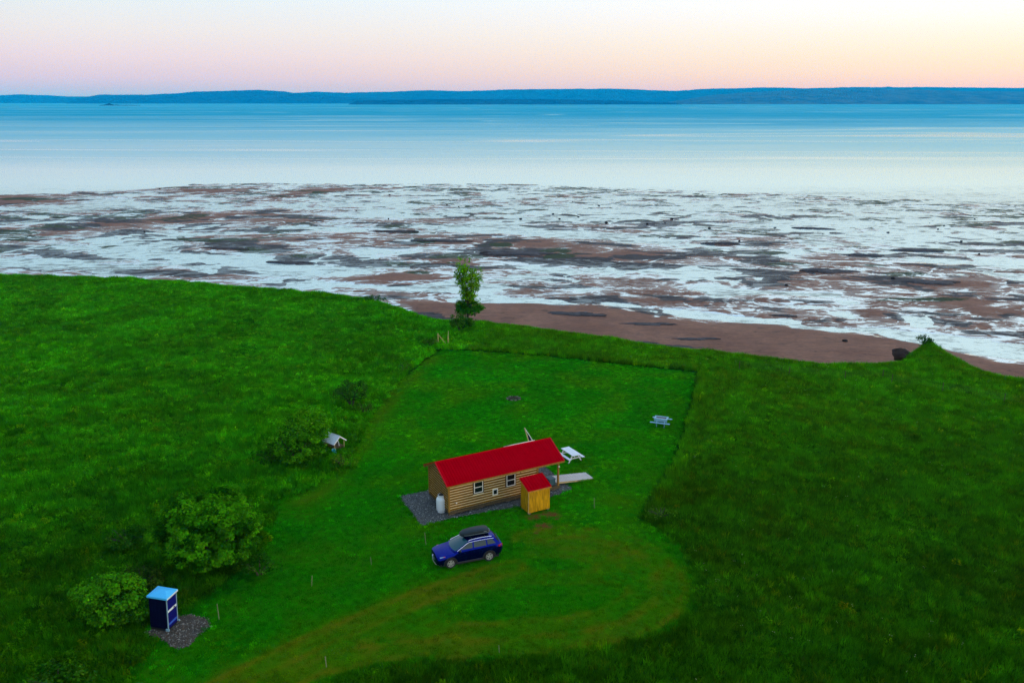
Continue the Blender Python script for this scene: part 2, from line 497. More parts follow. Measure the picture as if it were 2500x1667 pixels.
def sea_mat():
    m, n, p, o = new_mat('sea_water')
    geo = node(n, 'ShaderNodeNewGeometry').outputs['Position']
    sp = node(n, 'ShaderNodeSeparateXYZ'); n.links.new(geo, sp.inputs[0])
    y = sp.outputs[1]
    big = noise_node(n, 1.0, 4, 0.6, vec=geo, stretch=(1 / 1500., 1 / 260., 1), dist=0.8).outputs[0]
    slk = noise_node(n, 1.0, 3, 0.5, vec=geo, stretch=(1 / 2600., 1 / 420., 1), dist=1.0).outputs[0]
    mid = noise_node(n, 1.0, 6, 0.65, vec=geo, stretch=(1 / 150., 1 / 26., 1), dist=0.4).outputs[0]
    fine = noise_node(n, 1.0, 5, 0.6, vec=geo, stretch=(1 / 3.0, 1 / 1.1, 1)).outputs[0]
    off = math2(n, 'LOGARITHM', math2(n, 'MAXIMUM', math2(n, 'SUBTRACT', y, 250.0), 60.0), 10.0)   # offshore, log10 m
    deep = maprange(n, off, 2.40, 3.35, 0, 1, False)
    var = math2(n, 'ADD', math2(n, 'MULTIPLY', math2(n, 'SUBTRACT', big, 0.5), 0.65), math2(n, 'MULTIPLY', math2(n, 'SUBTRACT', mid, 0.5), 0.45))
    # slicks: narrow smooth bands that mirror the sky
    sl = maprange(n, math2(n, 'ABSOLUTE', math2(n, 'SUBTRACT', slk, 0.52)), 0.0, 0.022, 1, 0)
    var = math2(n, 'SUBTRACT', var, math2(n, 'MULTIPLY', sl, 0.35))
    deep = math2(n, 'ADD', deep, math2(n, 'MULTIPLY', var, maprange(n, off, 2.2, 2.9)))
    deep = math2(n, 'MAXIMUM', math2(n, 'MINIMUM', deep, 1.15), 0.0)
    # thin sheet of water over the flats: the sand shows through in specks
    shal = maprange(n, y, 330, 430, 1, 0)
    speck = noise_node(n, 1.0, 5, 0.7, vec=geo, stretch=(1 / 4.5, 1 / 2.2, 1), dist=0.5).outputs[0]
    sp2 = noise_node(n, 1.0, 3, 0.6, vec=geo, stretch=(1 / 30., 1 / 18., 1), dist=0.8).outputs[0]
    spf = maprange(n, math2(n, 'ADD', speck, math2(n, 'MULTIPLY', math2(n, 'SUBTRACT', sp2, 0.5), 0.5)), 0.50, 0.66)
    spf = math2(n, 'MULTIPLY', spf, shal)
    rip = noise_node(n, 1.0, 4, 0.7, vec=geo, stretch=(1 / 1.6, 1 / 0.9, 1), dist=0.8).outputs[0]
    spf = math2(n, 'MAXIMUM', spf, math2(n, 'MULTIPLY', maprange(n, rip, 0.56, 0.70), math2(n, 'MULTIPLY', shal, 0.75)))
    c = mixc(n, deep, (0.36, 0.50, 0.54), (0.0, 0.31, 0.46))
    c = mixc(n, math2(n, 'MULTIPLY', shal, 0.8), c, (0.13, 0.20, 0.27))
    c = mixc(n, spf, c, (0.075, 0.052, 0.054))
    df = node(n, 'ShaderNodeBsdfDiffuse'); n.links.new(c, df.inputs[0])
    rough = math2(n, 'ADD', 0.06, math2(n, 'MULTIPLY', deep, 0.24))
    nb = bump(n, fine, 0.10, 0.35)
    gl = node(n, 'ShaderNodeBsdfGlossy')
    n.links.new(mixc(n, deep, (0.80, 1.0, 1.0), (0.25, 0.86, 1.0)), gl.inputs['Color'])
    n.links.new(rough, gl.inputs['Roughness']); n.links.new(nb, gl.inputs['Normal'])
    fac = math2(n, 'SUBTRACT', maprange(n, deep, 0.0, 1.0, 0.74, 0.10, False), math2(n, 'MULTIPLY', spf, 0.44))
    fac = math2(n, 'MULTIPLY', fac, math2(n, 'SUBTRACT', 1.0, math2(n, 'MULTIPLY', shal, 0.13)))
    ms = node(n, 'ShaderNodeMixShader')
    n.links.new(fac, ms.inputs[0])
    n.links.new(df.outputs[0], ms.inputs[1]); n.links.new(gl.outputs[0], ms.inputs[2])
    n.links.new(ms.outputs[0], o.inputs[0])
    n.nodes.remove(p)
    return m


M['sea'] = sea_mat()


def hill_mat(name, a, b):
    m, n, p, o = new_mat(name)
    t = noise_node(n, 1 / 260., 6, 0.65, coord='Position').outputs[0]
    n.links.new(mixc(n, maprange(n, t, 0.35, 0.65), a, b), p.inputs['Base Color'])
    p.inputs['Roughness'].default_value = 1.0
    p.inputs['Specular IOR Level'].default_value = 0.0
    return m


M['hill'] = hill_mat('wooded_hill', (0.002, 0.020, 0.018), (0.010, 0.045, 0.030))


# ------------------------------------------------------------------ mesh helpers
def tag(o, label=None, cat=None, group=None, kind=None):
    if label: o['label'] = label
    if cat: o['category'] = cat
    if group: o['group'] = group
    if kind: o['kind'] = kind
    return o


def empty(name, loc, rz=0.0):
    o = bpy.data.objects.new(name, None)
    o.location = loc; o.rotation_euler = (0, 0, rz)
    o.empty_display_size = 0.3
    COL.objects.link(o)
    return o


def link_mesh(name, me, mat, parent=None):
    if mat is not None and not me.materials:
        me.materials.append(mat)
    o = bpy.data.objects.new(name, me)
    COL.objects.link(o)
    if parent is not None:
        o.parent = parent
    return o


def obj(name, bm, mat, parent=None, smooth=None):
    bmesh.ops.recalc_face_normals(bm, faces=bm.faces)
    me = bpy.data.meshes.new(name)
    bm.to_mesh(me); bm.free()
    if smooth is not None:
        for f in me.polygons:
            f.use_smooth = True
        me.set_sharp_from_angle(angle=math.radians(smooth))
    return link_mesh(name, me, mat, parent)


def pyobj(name, verts, faces, mat, parent=None, smooth=None):
    bm = bmesh.new()
    vs = [bm.verts.new(v) for v in verts]
    for f in faces:
        try:
            bm.faces.new([vs[i] for i in f])
        except ValueError:
            pass
    return obj(name, bm, mat, parent, smooth)


def add_box(bm, x0, x1, y0, y1, z0, z1, mat=None, bev=0.0):
    r = bmesh.ops.create_cube(bm, size=1.0)
    vs = r['verts']
    for v in vs:
        v.co = Vector((x0 + (v.co.x + .5) * (x1 - x0), y0 + (v.co.y + .5) * (y1 - y0), z0 + (v.co.z + .5) * (z1 - z0)))
        if mat is not None:
            v.co = mat @ v.co
    if bev:
        es = list({e for v in vs for e in v.link_edges})
        bmesh.ops.bevel(bm, geom=es, offset=bev, segments=1, affect='EDGES', profile=0.5)
    return vs


def box(name, b, mat, parent=None, bev=0.0, m=None):
    bm = bmesh.new()
    add_box(bm, *b, mat=m, bev=bev)
    return obj(name, bm, mat, parent)


def add_tube(bm, pts, r, seg=8, cap=True, r2=None):
    pts = [Vector(p) for p in pts]
    rings = []
    n = len(pts)
    for i, p in enumerate(pts):
        t = (pts[min(i + 1, n - 1)] - pts[max(i - 1, 0)]).normalized()
        a = t.orthogonal().normalized() if abs(t.z) > 0.95 else t.cross(Vector((0, 0, 1))).normalized()
        b = t.cross(a).normalized()
        rr = r if r2 is None else r + (r2 - r) * i / (n - 1)
        if isinstance(rr, (list, tuple)):
            rr = rr[i]
        rings.append([bm.verts.new(p + a * math.cos(2 * math.pi * k / seg) * rr + b * math.sin(2 * math.pi * k / seg) * rr) for k in range(seg)])
    for i in range(n - 1):
        for k in range(seg):
            bm.faces.new((rings[i][k], rings[i][(k + 1) % seg], rings[i + 1][(k + 1) % seg], rings[i + 1][k]))
    if cap:
        bm.faces.new(rings[0][::-1]); bm.faces.new(rings[-1])


def tube(name, pts, r, mat, parent=None, seg=8, r2=None):
    bm = bmesh.new(); add_tube(bm, pts, r, seg, r2=r2)
    return obj(name, bm, mat, parent, 40)


def add_beam(bm, a, b, w, h, up=(0, 0, 1)):
    """rectangular bar from a to b, w across, h along up"""
    a = Vector(a); b = Vector(b)
    t = (b - a).normalized()
    s = t.cross(Vector(up))
    if s.length < 1e-4:
        s = t.cross(Vector((0, 1, 0)))
    s.normalize(); u = s.cross(t).normalized()
    v = []
    for p in (a, b):
        for i, j in ((-1, -1), (1, -1), (1, 1), (-1, 1)):
            v.append(bm.verts.new(p + s * i * w / 2 + u * j * h / 2))
    for f in ((0, 3, 2, 1), (4, 5, 6, 7), (0, 1, 5, 4), (1, 2, 6, 5), (2, 3, 7, 6), (3, 0, 4, 7)):
        bm.faces.new([v[i] for i in f])


def beam(name, a, b, w, h, mat, parent=None, up=(0, 0, 1)):
    bm = bmesh.new(); add_beam(bm, a, b, w, h, up)
    return obj(name, bm, mat, parent)


def add_lathe(bm, prof, cx, cy, seg=24):
    rings = []
    for r, z in prof:
        rings.append([bm.verts.new((cx + r * math.cos(2 * math.pi * k / seg), cy + r * math.sin(2 * math.pi * k / seg), z)) for k in range(seg)])
    for i in range(len(rings) - 1):
        for k in range(seg):
            bm.faces.new((rings[i][k], rings[i][(k + 1) % seg], rings[i + 1][(k + 1) % seg], rings[i + 1][k]))
    bm.faces.new(rings[0][::-1]); bm.faces.new(rings[-1])


def lathe(name, prof, mat, parent=None, seg=24, at=(0, 0)):
    bm = bmesh.new(); add_lathe(bm, prof, at[0], at[1], seg)
    return obj(name, bm, mat, parent, 35)


def grid_mesh(name, xs, ys, Z, mat, attrs=None, smooth=True):
    nx, ny = len(xs), len(ys)
    X, Y = np.meshgrid(xs, ys)
    co = np.stack([X.ravel(), Y.ravel(), Z.ravel()], 1).astype(np.float32)
    idx = np.arange(nx * ny).reshape(ny, nx)
    q = np.stack([idx[:-1, :-1], idx[:-1, 1:], idx[1:, 1:], idx[1:, :-1]], -1).reshape(-1, 4)
    me = np_mesh(name, co, q)
    if smooth:
        me.polygons.foreach_set('use_smooth', np.ones(len(q), bool))
    for k, v in (attrs or {}).items():
        a = me.attributes.new(k, 'FLOAT', 'POINT')
        a.data.foreach_set('value', np.asarray(v, np.float32).ravel())
    return link_mesh(name, me, mat)


def np_mesh(name, co, q):
    me = bpy.data.meshes.new(name)
    me.vertices.add(len(co))
    me.vertices.foreach_set('co', np.asarray(co, np.float32).ravel())
    k = q.shape[1]
    me.loops.add(q.size)
    me.loops.foreach_set('vertex_index', q.astype(np.int32).ravel())
    me.polygons.add(len(q))
    me.polygons.foreach_set('loop_start', np.arange(0, q.size, k, dtype=np.int32))
    me.update(calc_edges=True)
    me.validate()
    return me


def vary_attr(me, cols):
    a = me.attributes.new('vary', 'FLOAT_COLOR', 'POINT')
    c = np.ones((len(me.vertices), 4), np.float32)
    c[:, :3] = cols
    a.data.foreach_set('color', c.ravel())


# ------------------------------------------------------------------ land
coast_px = [(-420, 655), (-150, 660), (0, 663), (150, 668), (350, 672), (500, 684), (640, 696), (760, 706), (880, 717), (960, 738), (1020, 757),
            (1060, 770), (1120, 775), (1180, 778), (1260, 786), (1370, 800), (1480, 813), (1600, 828), (1720, 844), (1830, 856),
            (1930, 870), (2020, 877), (2100, 876), (2165, 873), (2212, 869), (2226, 848), (2248, 836), (2267, 825), (2290, 836), (2330, 860),
            (2380, 886), (2440, 903), (2500, 914), (2640, 945), (2900, 985)]
coast = [G(px, py, 0.4) for px, py in coast_px]
LAND = coast + [(190, 62), (190, -70), (-190, -70), (-190, 152)]

lawn_d = [(1012, 801), (1100, 805), (1250, 816), (1400, 833), (1500, 843), (1606, 854), (1592, 920), (1572, 1000), (1547, 1070),
          (1500, 1150), (1474, 1192), (1510, 1212), (1565, 1262), (1600, 1330), (1592, 1400), (1530, 1445), (1420, 1480), (1250, 1500),
          (1100, 1512), (950, 1518), (850, 1530), (780, 1550), (740, 1580), (690, 1680), (230, 1680), (290, 1570), (330, 1500),
          (350, 1440), (430, 1400), (520, 1345), (590, 1270), (632, 1190), (625, 1150), (700, 1130), (800, 1078), (828, 1010),
          (862, 950), (905, 890), (955, 842), (990, 815)]
LAWN = [Gd(*p) for p in lawn_d]


def path_w(pts, x, y, w):
    return np.exp(-(seg_dist(x, y, [Gd(*p) for p in pts], closed=False) / w) ** 2)


def ruts_w(pts, x, y, w):
    d = seg_dist(x, y, [Gd(*p) for p in pts], closed=False)
    return np.maximum(np.exp(-((d - .72) / (.34 * w)) ** 2), .55 * np.exp(-(d / (1.35 * w)) ** 2))


TRACKS = [([(430, 1620), (540, 1560), (640, 1510), (740, 1465), (850, 1420), (960, 1372), (1060, 1338), (1180, 1300)], 1.15, 0.86),
          ([(560, 1640), (640, 1575), (730, 1530), (850, 1500), (980, 1488), (1120, 1488), (1300, 1472), (1440, 1448), (1525, 1405), (1548, 1340),
            (1500, 1272), (1410, 1232), (1300, 1218), (1200, 1235)], 0.8, 0.84),
          ([(700, 1490), (830, 1450), (950, 1440), (1100, 1448), (1270, 1440), (1400, 1415), (1470, 1370), (1470, 1310), (1400, 1262), (1290, 1245)], 0.8, 0.62),
          ([(500, 1600), (600, 1540), (700, 1495), (800, 1470)], 0.7, 0.55),
          ([(1010, 1352), (1150, 1330), (1290, 1330), (1390, 1322), (1405, 1290), (1330, 1268), (1230, 1262)], .9, 0.52),
          ([(1250, 1225), (1380, 1222), (1490, 1250), (1562, 1310), (1575, 1380), (1500, 1440)], .5, 0.40),
          ([(900, 1470), (1080, 1470), (1260, 1458), (1400, 1432)], .6, 0.40),
          ([(1000, 820), (930, 880), (870, 960), (835, 1030), (790, 1090), (700, 1150)], 1.1, 0.42),
          ([(1330, 1080), (1360, 1120), (1440, 1160)], 1.6, 0.3),
          ([(1290, 1215), (1460, 1245)], 1.6, 0.35)]
SOILS = [((1225, 1187), 0.75, 0.9), ((1262, 1180), 0.8, 0.9), ((1285, 1190), 0.5, 0.7), ((1247, 1207), 0.75, 1.0), ((1230, 1222), 0.35, 0.8), ((690, 1505), 1.2, 0.4), ((620, 1520), 1.0, 0.4)]


def wear_at(x, y):
    w = np.zeros(np.shape(x))
    wob = fbm(x / 1.7, y / 1.7, 3, 5)
    for pts, wid, amp in TRACKS:
        w = np.maximum(w, amp * (ruts_w if amp > .5 else path_w)(pts, x + wob * .35, y + wob * .3, wid))
    return np.clip(w * (1 + 0.7 * fbm(x / 2.6, y / 2.6, 4, 9)), 0, 1)


def soil_at(x, y):
    w = np.zeros(np.shape(x))
    wob = fbm(x / .7, y / .7, 2, 3)
    for c, r, a in SOILS:
        cx, cy = Gd(*c)
        w = np.maximum(w, a * np.exp(-(np.hypot((x - cx) * .8, (y - cy) * 1.1) / r) ** 2 * (1 + .5 * wob)))
    return w


KNOLL = G(2268, 852)


def land_z(x, y):
    dl = sdist(x, y, LAWN)
    mead = sstep(0.5, -9, dl)
    z = mead * (0.28 * fbm(x / 13, y / 13, 3, 21) + 0.10 * fbm(x / 3.1, y / 3.1, 3, 22))
    z = z + 0.035 * fbm(x / 2.2, y / 2.2, 2, 23) * (1 - mead) * 0
    z = z + 0.30 * fbm(x / 2.2, y / 2.2, 3, 24) * np.exp(-((x - KNOLL[0]) / 9) ** 2 - ((y - KNOLL[1]) / 9) ** 2)
    z = z + 0.32 * np.exp(-((x - KNOLL[0] - 1.5) / 6.0) ** 2 - ((y - KNOLL[1]) / 7.0) ** 2)
    c = sdist(x, y, LAND)
    wob = 0.5 * fbm(x / 4, y / 4, 3, 31)
    c2 = c + wob
    zc = np.interp(c2, [-6, -3.2, -1.2, -0.25, 0.35, 1.3], [-12, -9.8, -4.2, -0.9, -0.22, 0.0])
    return z * sstep(-0.5, 1.0, c) + zc, dl, c


xs = np.concatenate([np.linspace(-190, -106, 30)[:-1], np.arange(-106, 72, 0.55), np.linspace(72, 190, 34)[1:]])
ys = np.concatenate([np.linspace(-70, 30, 30)[:-1], np.arange(30, 172, 0.55)])
X, Y = np.meshgrid(xs, ys)
Z, DL, CST = land_z(X, Y)
crisp_ = sstep(53, 60, Y) * sstep(-7, -1, X - np.interp(Y, [40, 75, 100], [-8, -7, -9]))
lawn_f = sstep(0.15 * crisp_ - .6 * (1 - crisp_), 0.75 * crisp_ + .4 * (1 - crisp_), DL + .5 * (1 - crisp_) * fbm(X / 1.5, Y / 1.5, 2, 78))  # dark ground strip inside the crisp edge paints the tall grass's shade line
land = grid_mesh('ground', xs, ys, Z, M['land'], dict(lawn=lawn_f, wear=wear_at(X, Y), soil=soil_at(X, Y)))
tag(land, 'grassy bluff top with mown lawn and meadow', kind='structure')


def ground_z(x, y):
    z, _, _ = land_z(np.array([float(x)]), np.array([float(y)]))
    return float(z[0])


# ------------------------------------------------------------------ tidal flat
BL = [  # x, y, rx, ry, amp, slope  (2352 px view)
    (40, 462, 85, 11, 1.5, 0), (130, 462, 40, 7, 0.7, 0), (740, 437, 90, 6, 1.3, -.04), (670, 449, 90, 5, 0.9, -.10), (460, 438, 110, 6, 0.9, 0), (190, 441, 70, 4, .8, 0),
    (250, 516, 230, 13, 0.9, -.06), (480, 498, 170, 8, .8, -.05), (60, 545, 120, 10, .7, -.04), (100, 585, 90, 9, .35, 0), (60, 492, 80, 5, .5, 0),
    (650, 545, 150, 10, .6, 0), (880, 552, 120, 10, .7, .05), (640, 510, 130, 8, .5, 0), (560, 560, 120, 7, .4, .05),
    (1000, 600, 100, 13, .7, .05), (930, 636, 80, 11, 1.2, -.03), (860, 640, 60, 8, .8, -.05), (510, 634, 60, 6, .8, 0), (690, 600, 60, 8, .5, .1), (640, 585, 50, 6, .4, .1),
    (1150, 556, 190, 13, .9, .05), (1300, 588, 220, 15, .9, .06), (1500, 585, 200, 12, .7, .05), (1100, 610, 90, 8, .5, .08),
    (1440, 650, 70, 12, 1.0, .05), (1500, 672, 100, 8, .9, .05), (1580, 662, 70, 8, .7, .02), (1560, 697, 110, 9, 1.1, .05),
    (1790, 662, 80, 11, .9, .02), (1900, 640, 110, 8, .7, .02), (1740, 690, 90, 8, .9, .06), (1850, 690, 80, 8, .6, .05), (2010, 715, 55, 17, 1.2, -.1),
    (2170, 690, 190, 14, 1.2, .05), (2280, 715, 130, 14, 1.1, .05), (2250, 655, 120, 10, .6, .03), (2100, 650, 120, 9, .6, .03), (1960, 600, 120, 7, .4, .03),
    (1330, 716, 150, 13, 1.6, .06), (1200, 712, 100, 12, 1.4, .03), (1060, 712, 90, 11, 1.6, .05), (960, 700, 60, 8, .8, .1), (1480, 735, 110, 10, .9, .08),
    (1560, 757, 190, 16, 1.8, .10), (1800, 790, 260, 26, 2.6, .07), (2000, 812, 130, 15, 1.6, 0), (1240, 738, 150, 10, 1.6, .08),
    (2330, 850, 110, 14, 1.3, .05), (2200, 745, 110, 7, .6, .05), (2300, 760, 90, 6, .7, .05),
    # channels and pools
    (1090, 690, 75, 10, -1.6, -.05), (1010, 662, 80, 10, -1.2, .06), (870, 660, 120, 6, -1.0, .06), (700, 622, 160, 10, -.9, .06), (450, 592, 210, 12, -.8, .05), (150, 612, 170, 8, -.9, .03),
    (1240, 694, 120, 6, -1.3, .05), (1120, 660, 60, 9, -.9, 0), (1640, 728, 130, 7, -1.5, .10), (1420, 700, 60, 7, -1.0, .12), (1850, 755, 160, 9, -1.6, .12), (2080, 775, 170, 13, -1.8, .08), (2270, 805, 150, 15, -1.8, .06),
    (1950, 725, 45, 14, -.8, .1), (2110, 735, 60, 10, -.8, .12), (1660, 680, 40, 9, -.7, .2), (1690, 668, 200, 7, -.9, .03),
    (1330, 541, 270, 9, -1.3, .06), (1100, 528, 180, 7, -.5, .03), (1450, 490, 520, 22, -.35, 0), (2000, 535, 330, 30, -.4, .02), (1230, 620, 80, 8, -.8, .1), (1550, 625, 220, 7, -.8, .03), (2200, 600, 200, 8, -.5, .03),
    (350, 545, 160, 7, -.6, -.05), (730, 525, 120, 5, -.9, .03), (200, 478, 150, 8, -.9, -.05), (900, 470, 130, 16, -.6, 0), (840, 580, 30, 20, -.6, .2), (60, 600, 100, 5, -.6, 0), (300, 560, 200, 6, -.5, -.05)]
fx = np.arange(-330, 330, 0.8)
fy = np.concatenate([np.arange(66, 260, 0.6), np.arange(260, 470, 0.85)])
X, Y = np.meshgrid(fx, fy)
PX, PY = proj(X, Y, WATER_Z)
B = np.zeros_like(X)
for bx, by, rx, ry, am, sl in BL:
    u = (PX - bx) / rx
    v = (PY - by - sl * (PX - bx)) / ry
    B += am * np.exp(-(u * u + v * v))
wx = 5 * fbm(X / 17, Y / 17, 3, 41); wy = 5 * fbm(X / 17, Y / 17, 3, 42)
nA = fbm((X + wx) / 26, (Y + wy) / 17, 4, 51)
nB = fbm((X + wx * .8) / 8.0, (Y + wy * .8) / 7.0, 4, 52)
nC = 1 - np.abs(fbm((X + .35 * Y + wx) / 13, (Y + wy) / 8, 3, 53)) * 3.2            # ridged veins
nD = fbm(X / 3.0, Y / 2.4, 3, 54)
# how far down the shore: seaward edge of the flats
edge = np.interp(PX, [0, 200, 350, 450, 600, 800, 900, 1200, 1500, 1800, 2100, 2352], [450, 446, 436, 425, 423, 424, 424, 425, 437, 447, 460, 470])
sea_d = PY - edge
far = sstep(110, 20, sea_d)
H = 0.62 * B + 0.34 * nA + 0.34 * nB * (0.7 + 0.6 * far) + 0.14 * np.maximum(nC, -1) + 0.20 * nD * (0.7 + far) + 0.06
H = np.where(sea_d < 0, H - 0.9 * sstep(0, -5, sea_d), H)
H -= 0.16 * far * sstep(900, 1300, PX)
# narrow rills draining across the sand
rill = np.abs(fbm((X + wx * 1.4) / 21, (Y + wy * 1.4) / 24, 3, 61))
H -= 0.28 * np.exp(-(rill / 0.035) ** 2) * sstep(1.3, 0.4, B)
rk_n = fbm((X - .3 * Y + wx * .8) / 15, (Y + .16 * X + wy * .8) / 6.5, 5, 71)
rock_zone = sstep(480, 520, PY) * sstep(668, 630, PY) * 0.9 + 0.25
rock = sstep(0.02, 0.22, rk_n * rock_zone + 0.03) * sstep(0.9, 0.4, B * .6)
H += 0.30 * rock * (0.5 + 0.5 * fbm(X / 3.2, Y / 2.2, 2, 72))
weed = sstep(-.15, .25, fbm((X + wx) / 14, (Y + wy) / 9, 3, 81) + 0.35 * far * sstep(700, 1100, PX) - .15) * (0.35 + 0.65 * np.maximum(far, 0.5 * sstep(500, 530, PY) * sstep(640, 600, PY)))
for wxx, wyy, wr, wry in ((1030, 524, 80, 6), (930, 521, 60, 5), (30, 500, 60, 5), (2080, 632, 70, 7), (1230, 440, 200, 8), (2120, 690, 130, 6), (1600, 470, 150, 8), (960, 628, 40, 5), (2250, 485, 150, 6)):
    g_ = np.exp(-((PX - wxx) / wr) ** 2 - ((PY - wyy) / wry) ** 2)
    weed = np.maximum(weed, g_); H += 0.12 * g_
ld_ = -sdist(X, Y, LAND)
bw_ = np.interp(PX, [900, 1100, 1400, 1700, 2100, 2352], [33, 37, 39, 46, 36, 24])
H += 1.5 * sstep(bw_ + 3, bw_ - 5, ld_ + 4 * nA + 3 * nB) * sstep(930, 1000, PX)
H += 0.05
HZ = np.where(H > 0, 0.42 * H / (1 + 0.55 * np.maximum(H, 0)), 0.5 * np.maximum(H, -1.5))
flat = grid_mesh('beach', fx, fy, WATER_Z + HZ, M['flat'], dict(rock=rock, weed=weed, rise=H))
tag(flat, 'brown tidal flat with sand bars and rock ledges', kind='structure')

# ------------------------------------------------------------------ sea
sx = np.concatenate([-np.geomspace(60000, 300, 26), np.linspace(-280, 280, 9), np.geomspace(300, 60000, 26)])
sy = np.concatenate([[40], np.linspace(60, 480, 15), np.geomspace(520, 46000, 40)])
sea = grid_mesh('sea', sx, sy, np.full((len(sy), len(sx)), WATER_Z), M['sea'])
tag(sea, 'calm pale blue bay at low tide', kind='structure')


# ------------------------------------------------------------------ far shores
M['hill_near'] = hill_mat('wooded_shore', (0.012, 0.045, 0.028), (0.055, 0.095, 0.045))


def hill_layer(name, pts, D, crest, seed, rough_px, label, mat='hill', x0=-900, x1=3400, step=5.0):
    pxs = np.arange(x0, x1, step)
    top = np.interp(pxs, [p[0] for p in pts], [p[1] for p in pts])
    top = top + rough_px * fbm(pxs / 40, pxs * 0 + seed, 4, seed) + 0.35 * vnoise(pxs / 7, pxs * 0, seed + 3)
    a = (pxs - 1250) / FPX
    rows = [0, .03, .12, .3, .55, .8, 1.0, 1.25, 1.7]
    prof = [-.05, .03, .22, .48, .74, .93, 1.0, .9, -.05]
    co = []
    for r, q in zip(rows, prof):
        d = D + r * crest
        yb = -(top - 833.5) / FPX
        dirs = np.stack([a, CP + yb * SP, -SP + yb * CP], 1)
        t = (D + crest) / dirs[:, 1]
        zc = CAM_H + dirs[:, 2] * t - WATER_Z
        z = WATER_Z + zc * q + (0 if q <= 0.03 or q >= 1 else 1) * 0.10 * zc * fbm(pxs / 26 + r * 5, pxs * 0 + r * 9, 4, seed + 7)
        z = np.where(zc <= 0.5, WATER_Z - 2, z)
        co.append(np.stack([a * d / (CP + yb * SP), np.full_like(a, d), z], 1))
    co = np.concatenate(co)
    n, k = len(pxs), len(rows)
    idx = np.arange(n * k).reshape(k, n)
    q4 = np.stack([idx[:-1, :-1], idx[:-1, 1:], idx[1:, 1:], idx[1:, :-1]], -1).reshape(-1, 4)
    me = np_mesh(name, co, q4)
    me.polygons.foreach_set('use_smooth', np.ones(len(q4), bool))
    o = link_mesh(name, me, M[mat])
    tag(o, label, kind='structure')
    return o


hill_layer('hills', [(-900, 236), (-300, 229), (0, 233), (50, 230.5), (120, 233.5), (170, 236), (400, 236), (700, 229), (771, 223.8), (850, 227), (930, 224.8),
                     (1052, 220.6), (1143, 223), (1250, 219), (1409, 217.5), (1505, 217), (1622, 221.5), (1659, 222), (1718, 217.4), (1882, 213.7), (1962, 216.5),
                     (2100, 213), (2286, 213.5), (2500, 215), (2900, 211), (3400, 219)], 15500, 3000, 101, 0.7, 'farthest pale blue range of hills across the bay')
hill_layer('hills', [(-900, 262), (150, 260), (166, 250), (195, 240), (245, 231.5), (300, 231.8), (362, 231.5), (430, 228.5), (478, 224), (560, 222), (627, 220), (691, 223),
                     (723, 228.5), (780, 233), (860, 238), (960, 243), (1100, 250), (1200, 262), (3400, 262)], 13200, 1800, 111, 0.4, 'rounded blue headland across the bay on the left')
hill_layer('hills', [(-900, 262), (1560, 262), (1622, 251), (1680, 242), (1728, 234), (1808, 227), (1941, 220.5), (2010, 220), (2100, 217), (2230, 218.5), (2330, 222), (2500, 224),
                     (2800, 221), (3400, 225)], 10400, 2600, 121, 0.6, 'dark wooded shore across the bay on the right', mat='hill_near')
hill_layer('headland', [(-900, 262), (840, 260), (871, 246.5), (900, 244.8), (1010, 243.5), (1150, 242.2), (1250, 242.5), (1380, 243.5), (1462, 245), (1560, 247.5), (1640, 250.5), (1700, 262), (3400, 262)],
           9700, 500, 131, 0.35, 'low dark wooded spit reaching into the bay', step=3.0)
hill_layer('islet', [(-900, 275), (232, 262), (243, 257.2), (255, 255.6), (262, 254.0), (265, 252.3), (269, 252.3), (271, 254.4), (280, 256), (300, 257), (340, 257.3), (372, 262), (3400, 275)],
           7600, 120, 141, 0.0, 'tiny low rock islet far out in the bay', x0=225, x1=385, step=2.0)

# ------------------------------------------------------------------ air between here and the far shore
bm = bmesh.new()
add_box(bm, -40000, 40000, -300, 30000, WATER_Z - 60, 330)
hz = obj('haze', bm, None)
hz.data.materials.clear()
hm = bpy.data.materials.new('haze'); hm.use_nodes = True
n = hm.node_tree; n.nodes.clear()
pv = n.nodes.new('ShaderNodeVolumePrincipled')
pv.inputs['Color'].default_value = (0.0, 0.42, 1.0, 1)
pv.inputs['Absorption Color'].default_value = (1, 1, 1, 1)
pv.inputs['Density'].default_value = 6.5e-5
ou = n.nodes.new('ShaderNodeOutputMaterial')
n.links.new(pv.outputs[0], ou.inputs['Volume'])
hz.data.materials.append(hm)
hz.display_type = 'WIRE'
tag(hz, 'blue evening haze over the bay', kind='stuff')


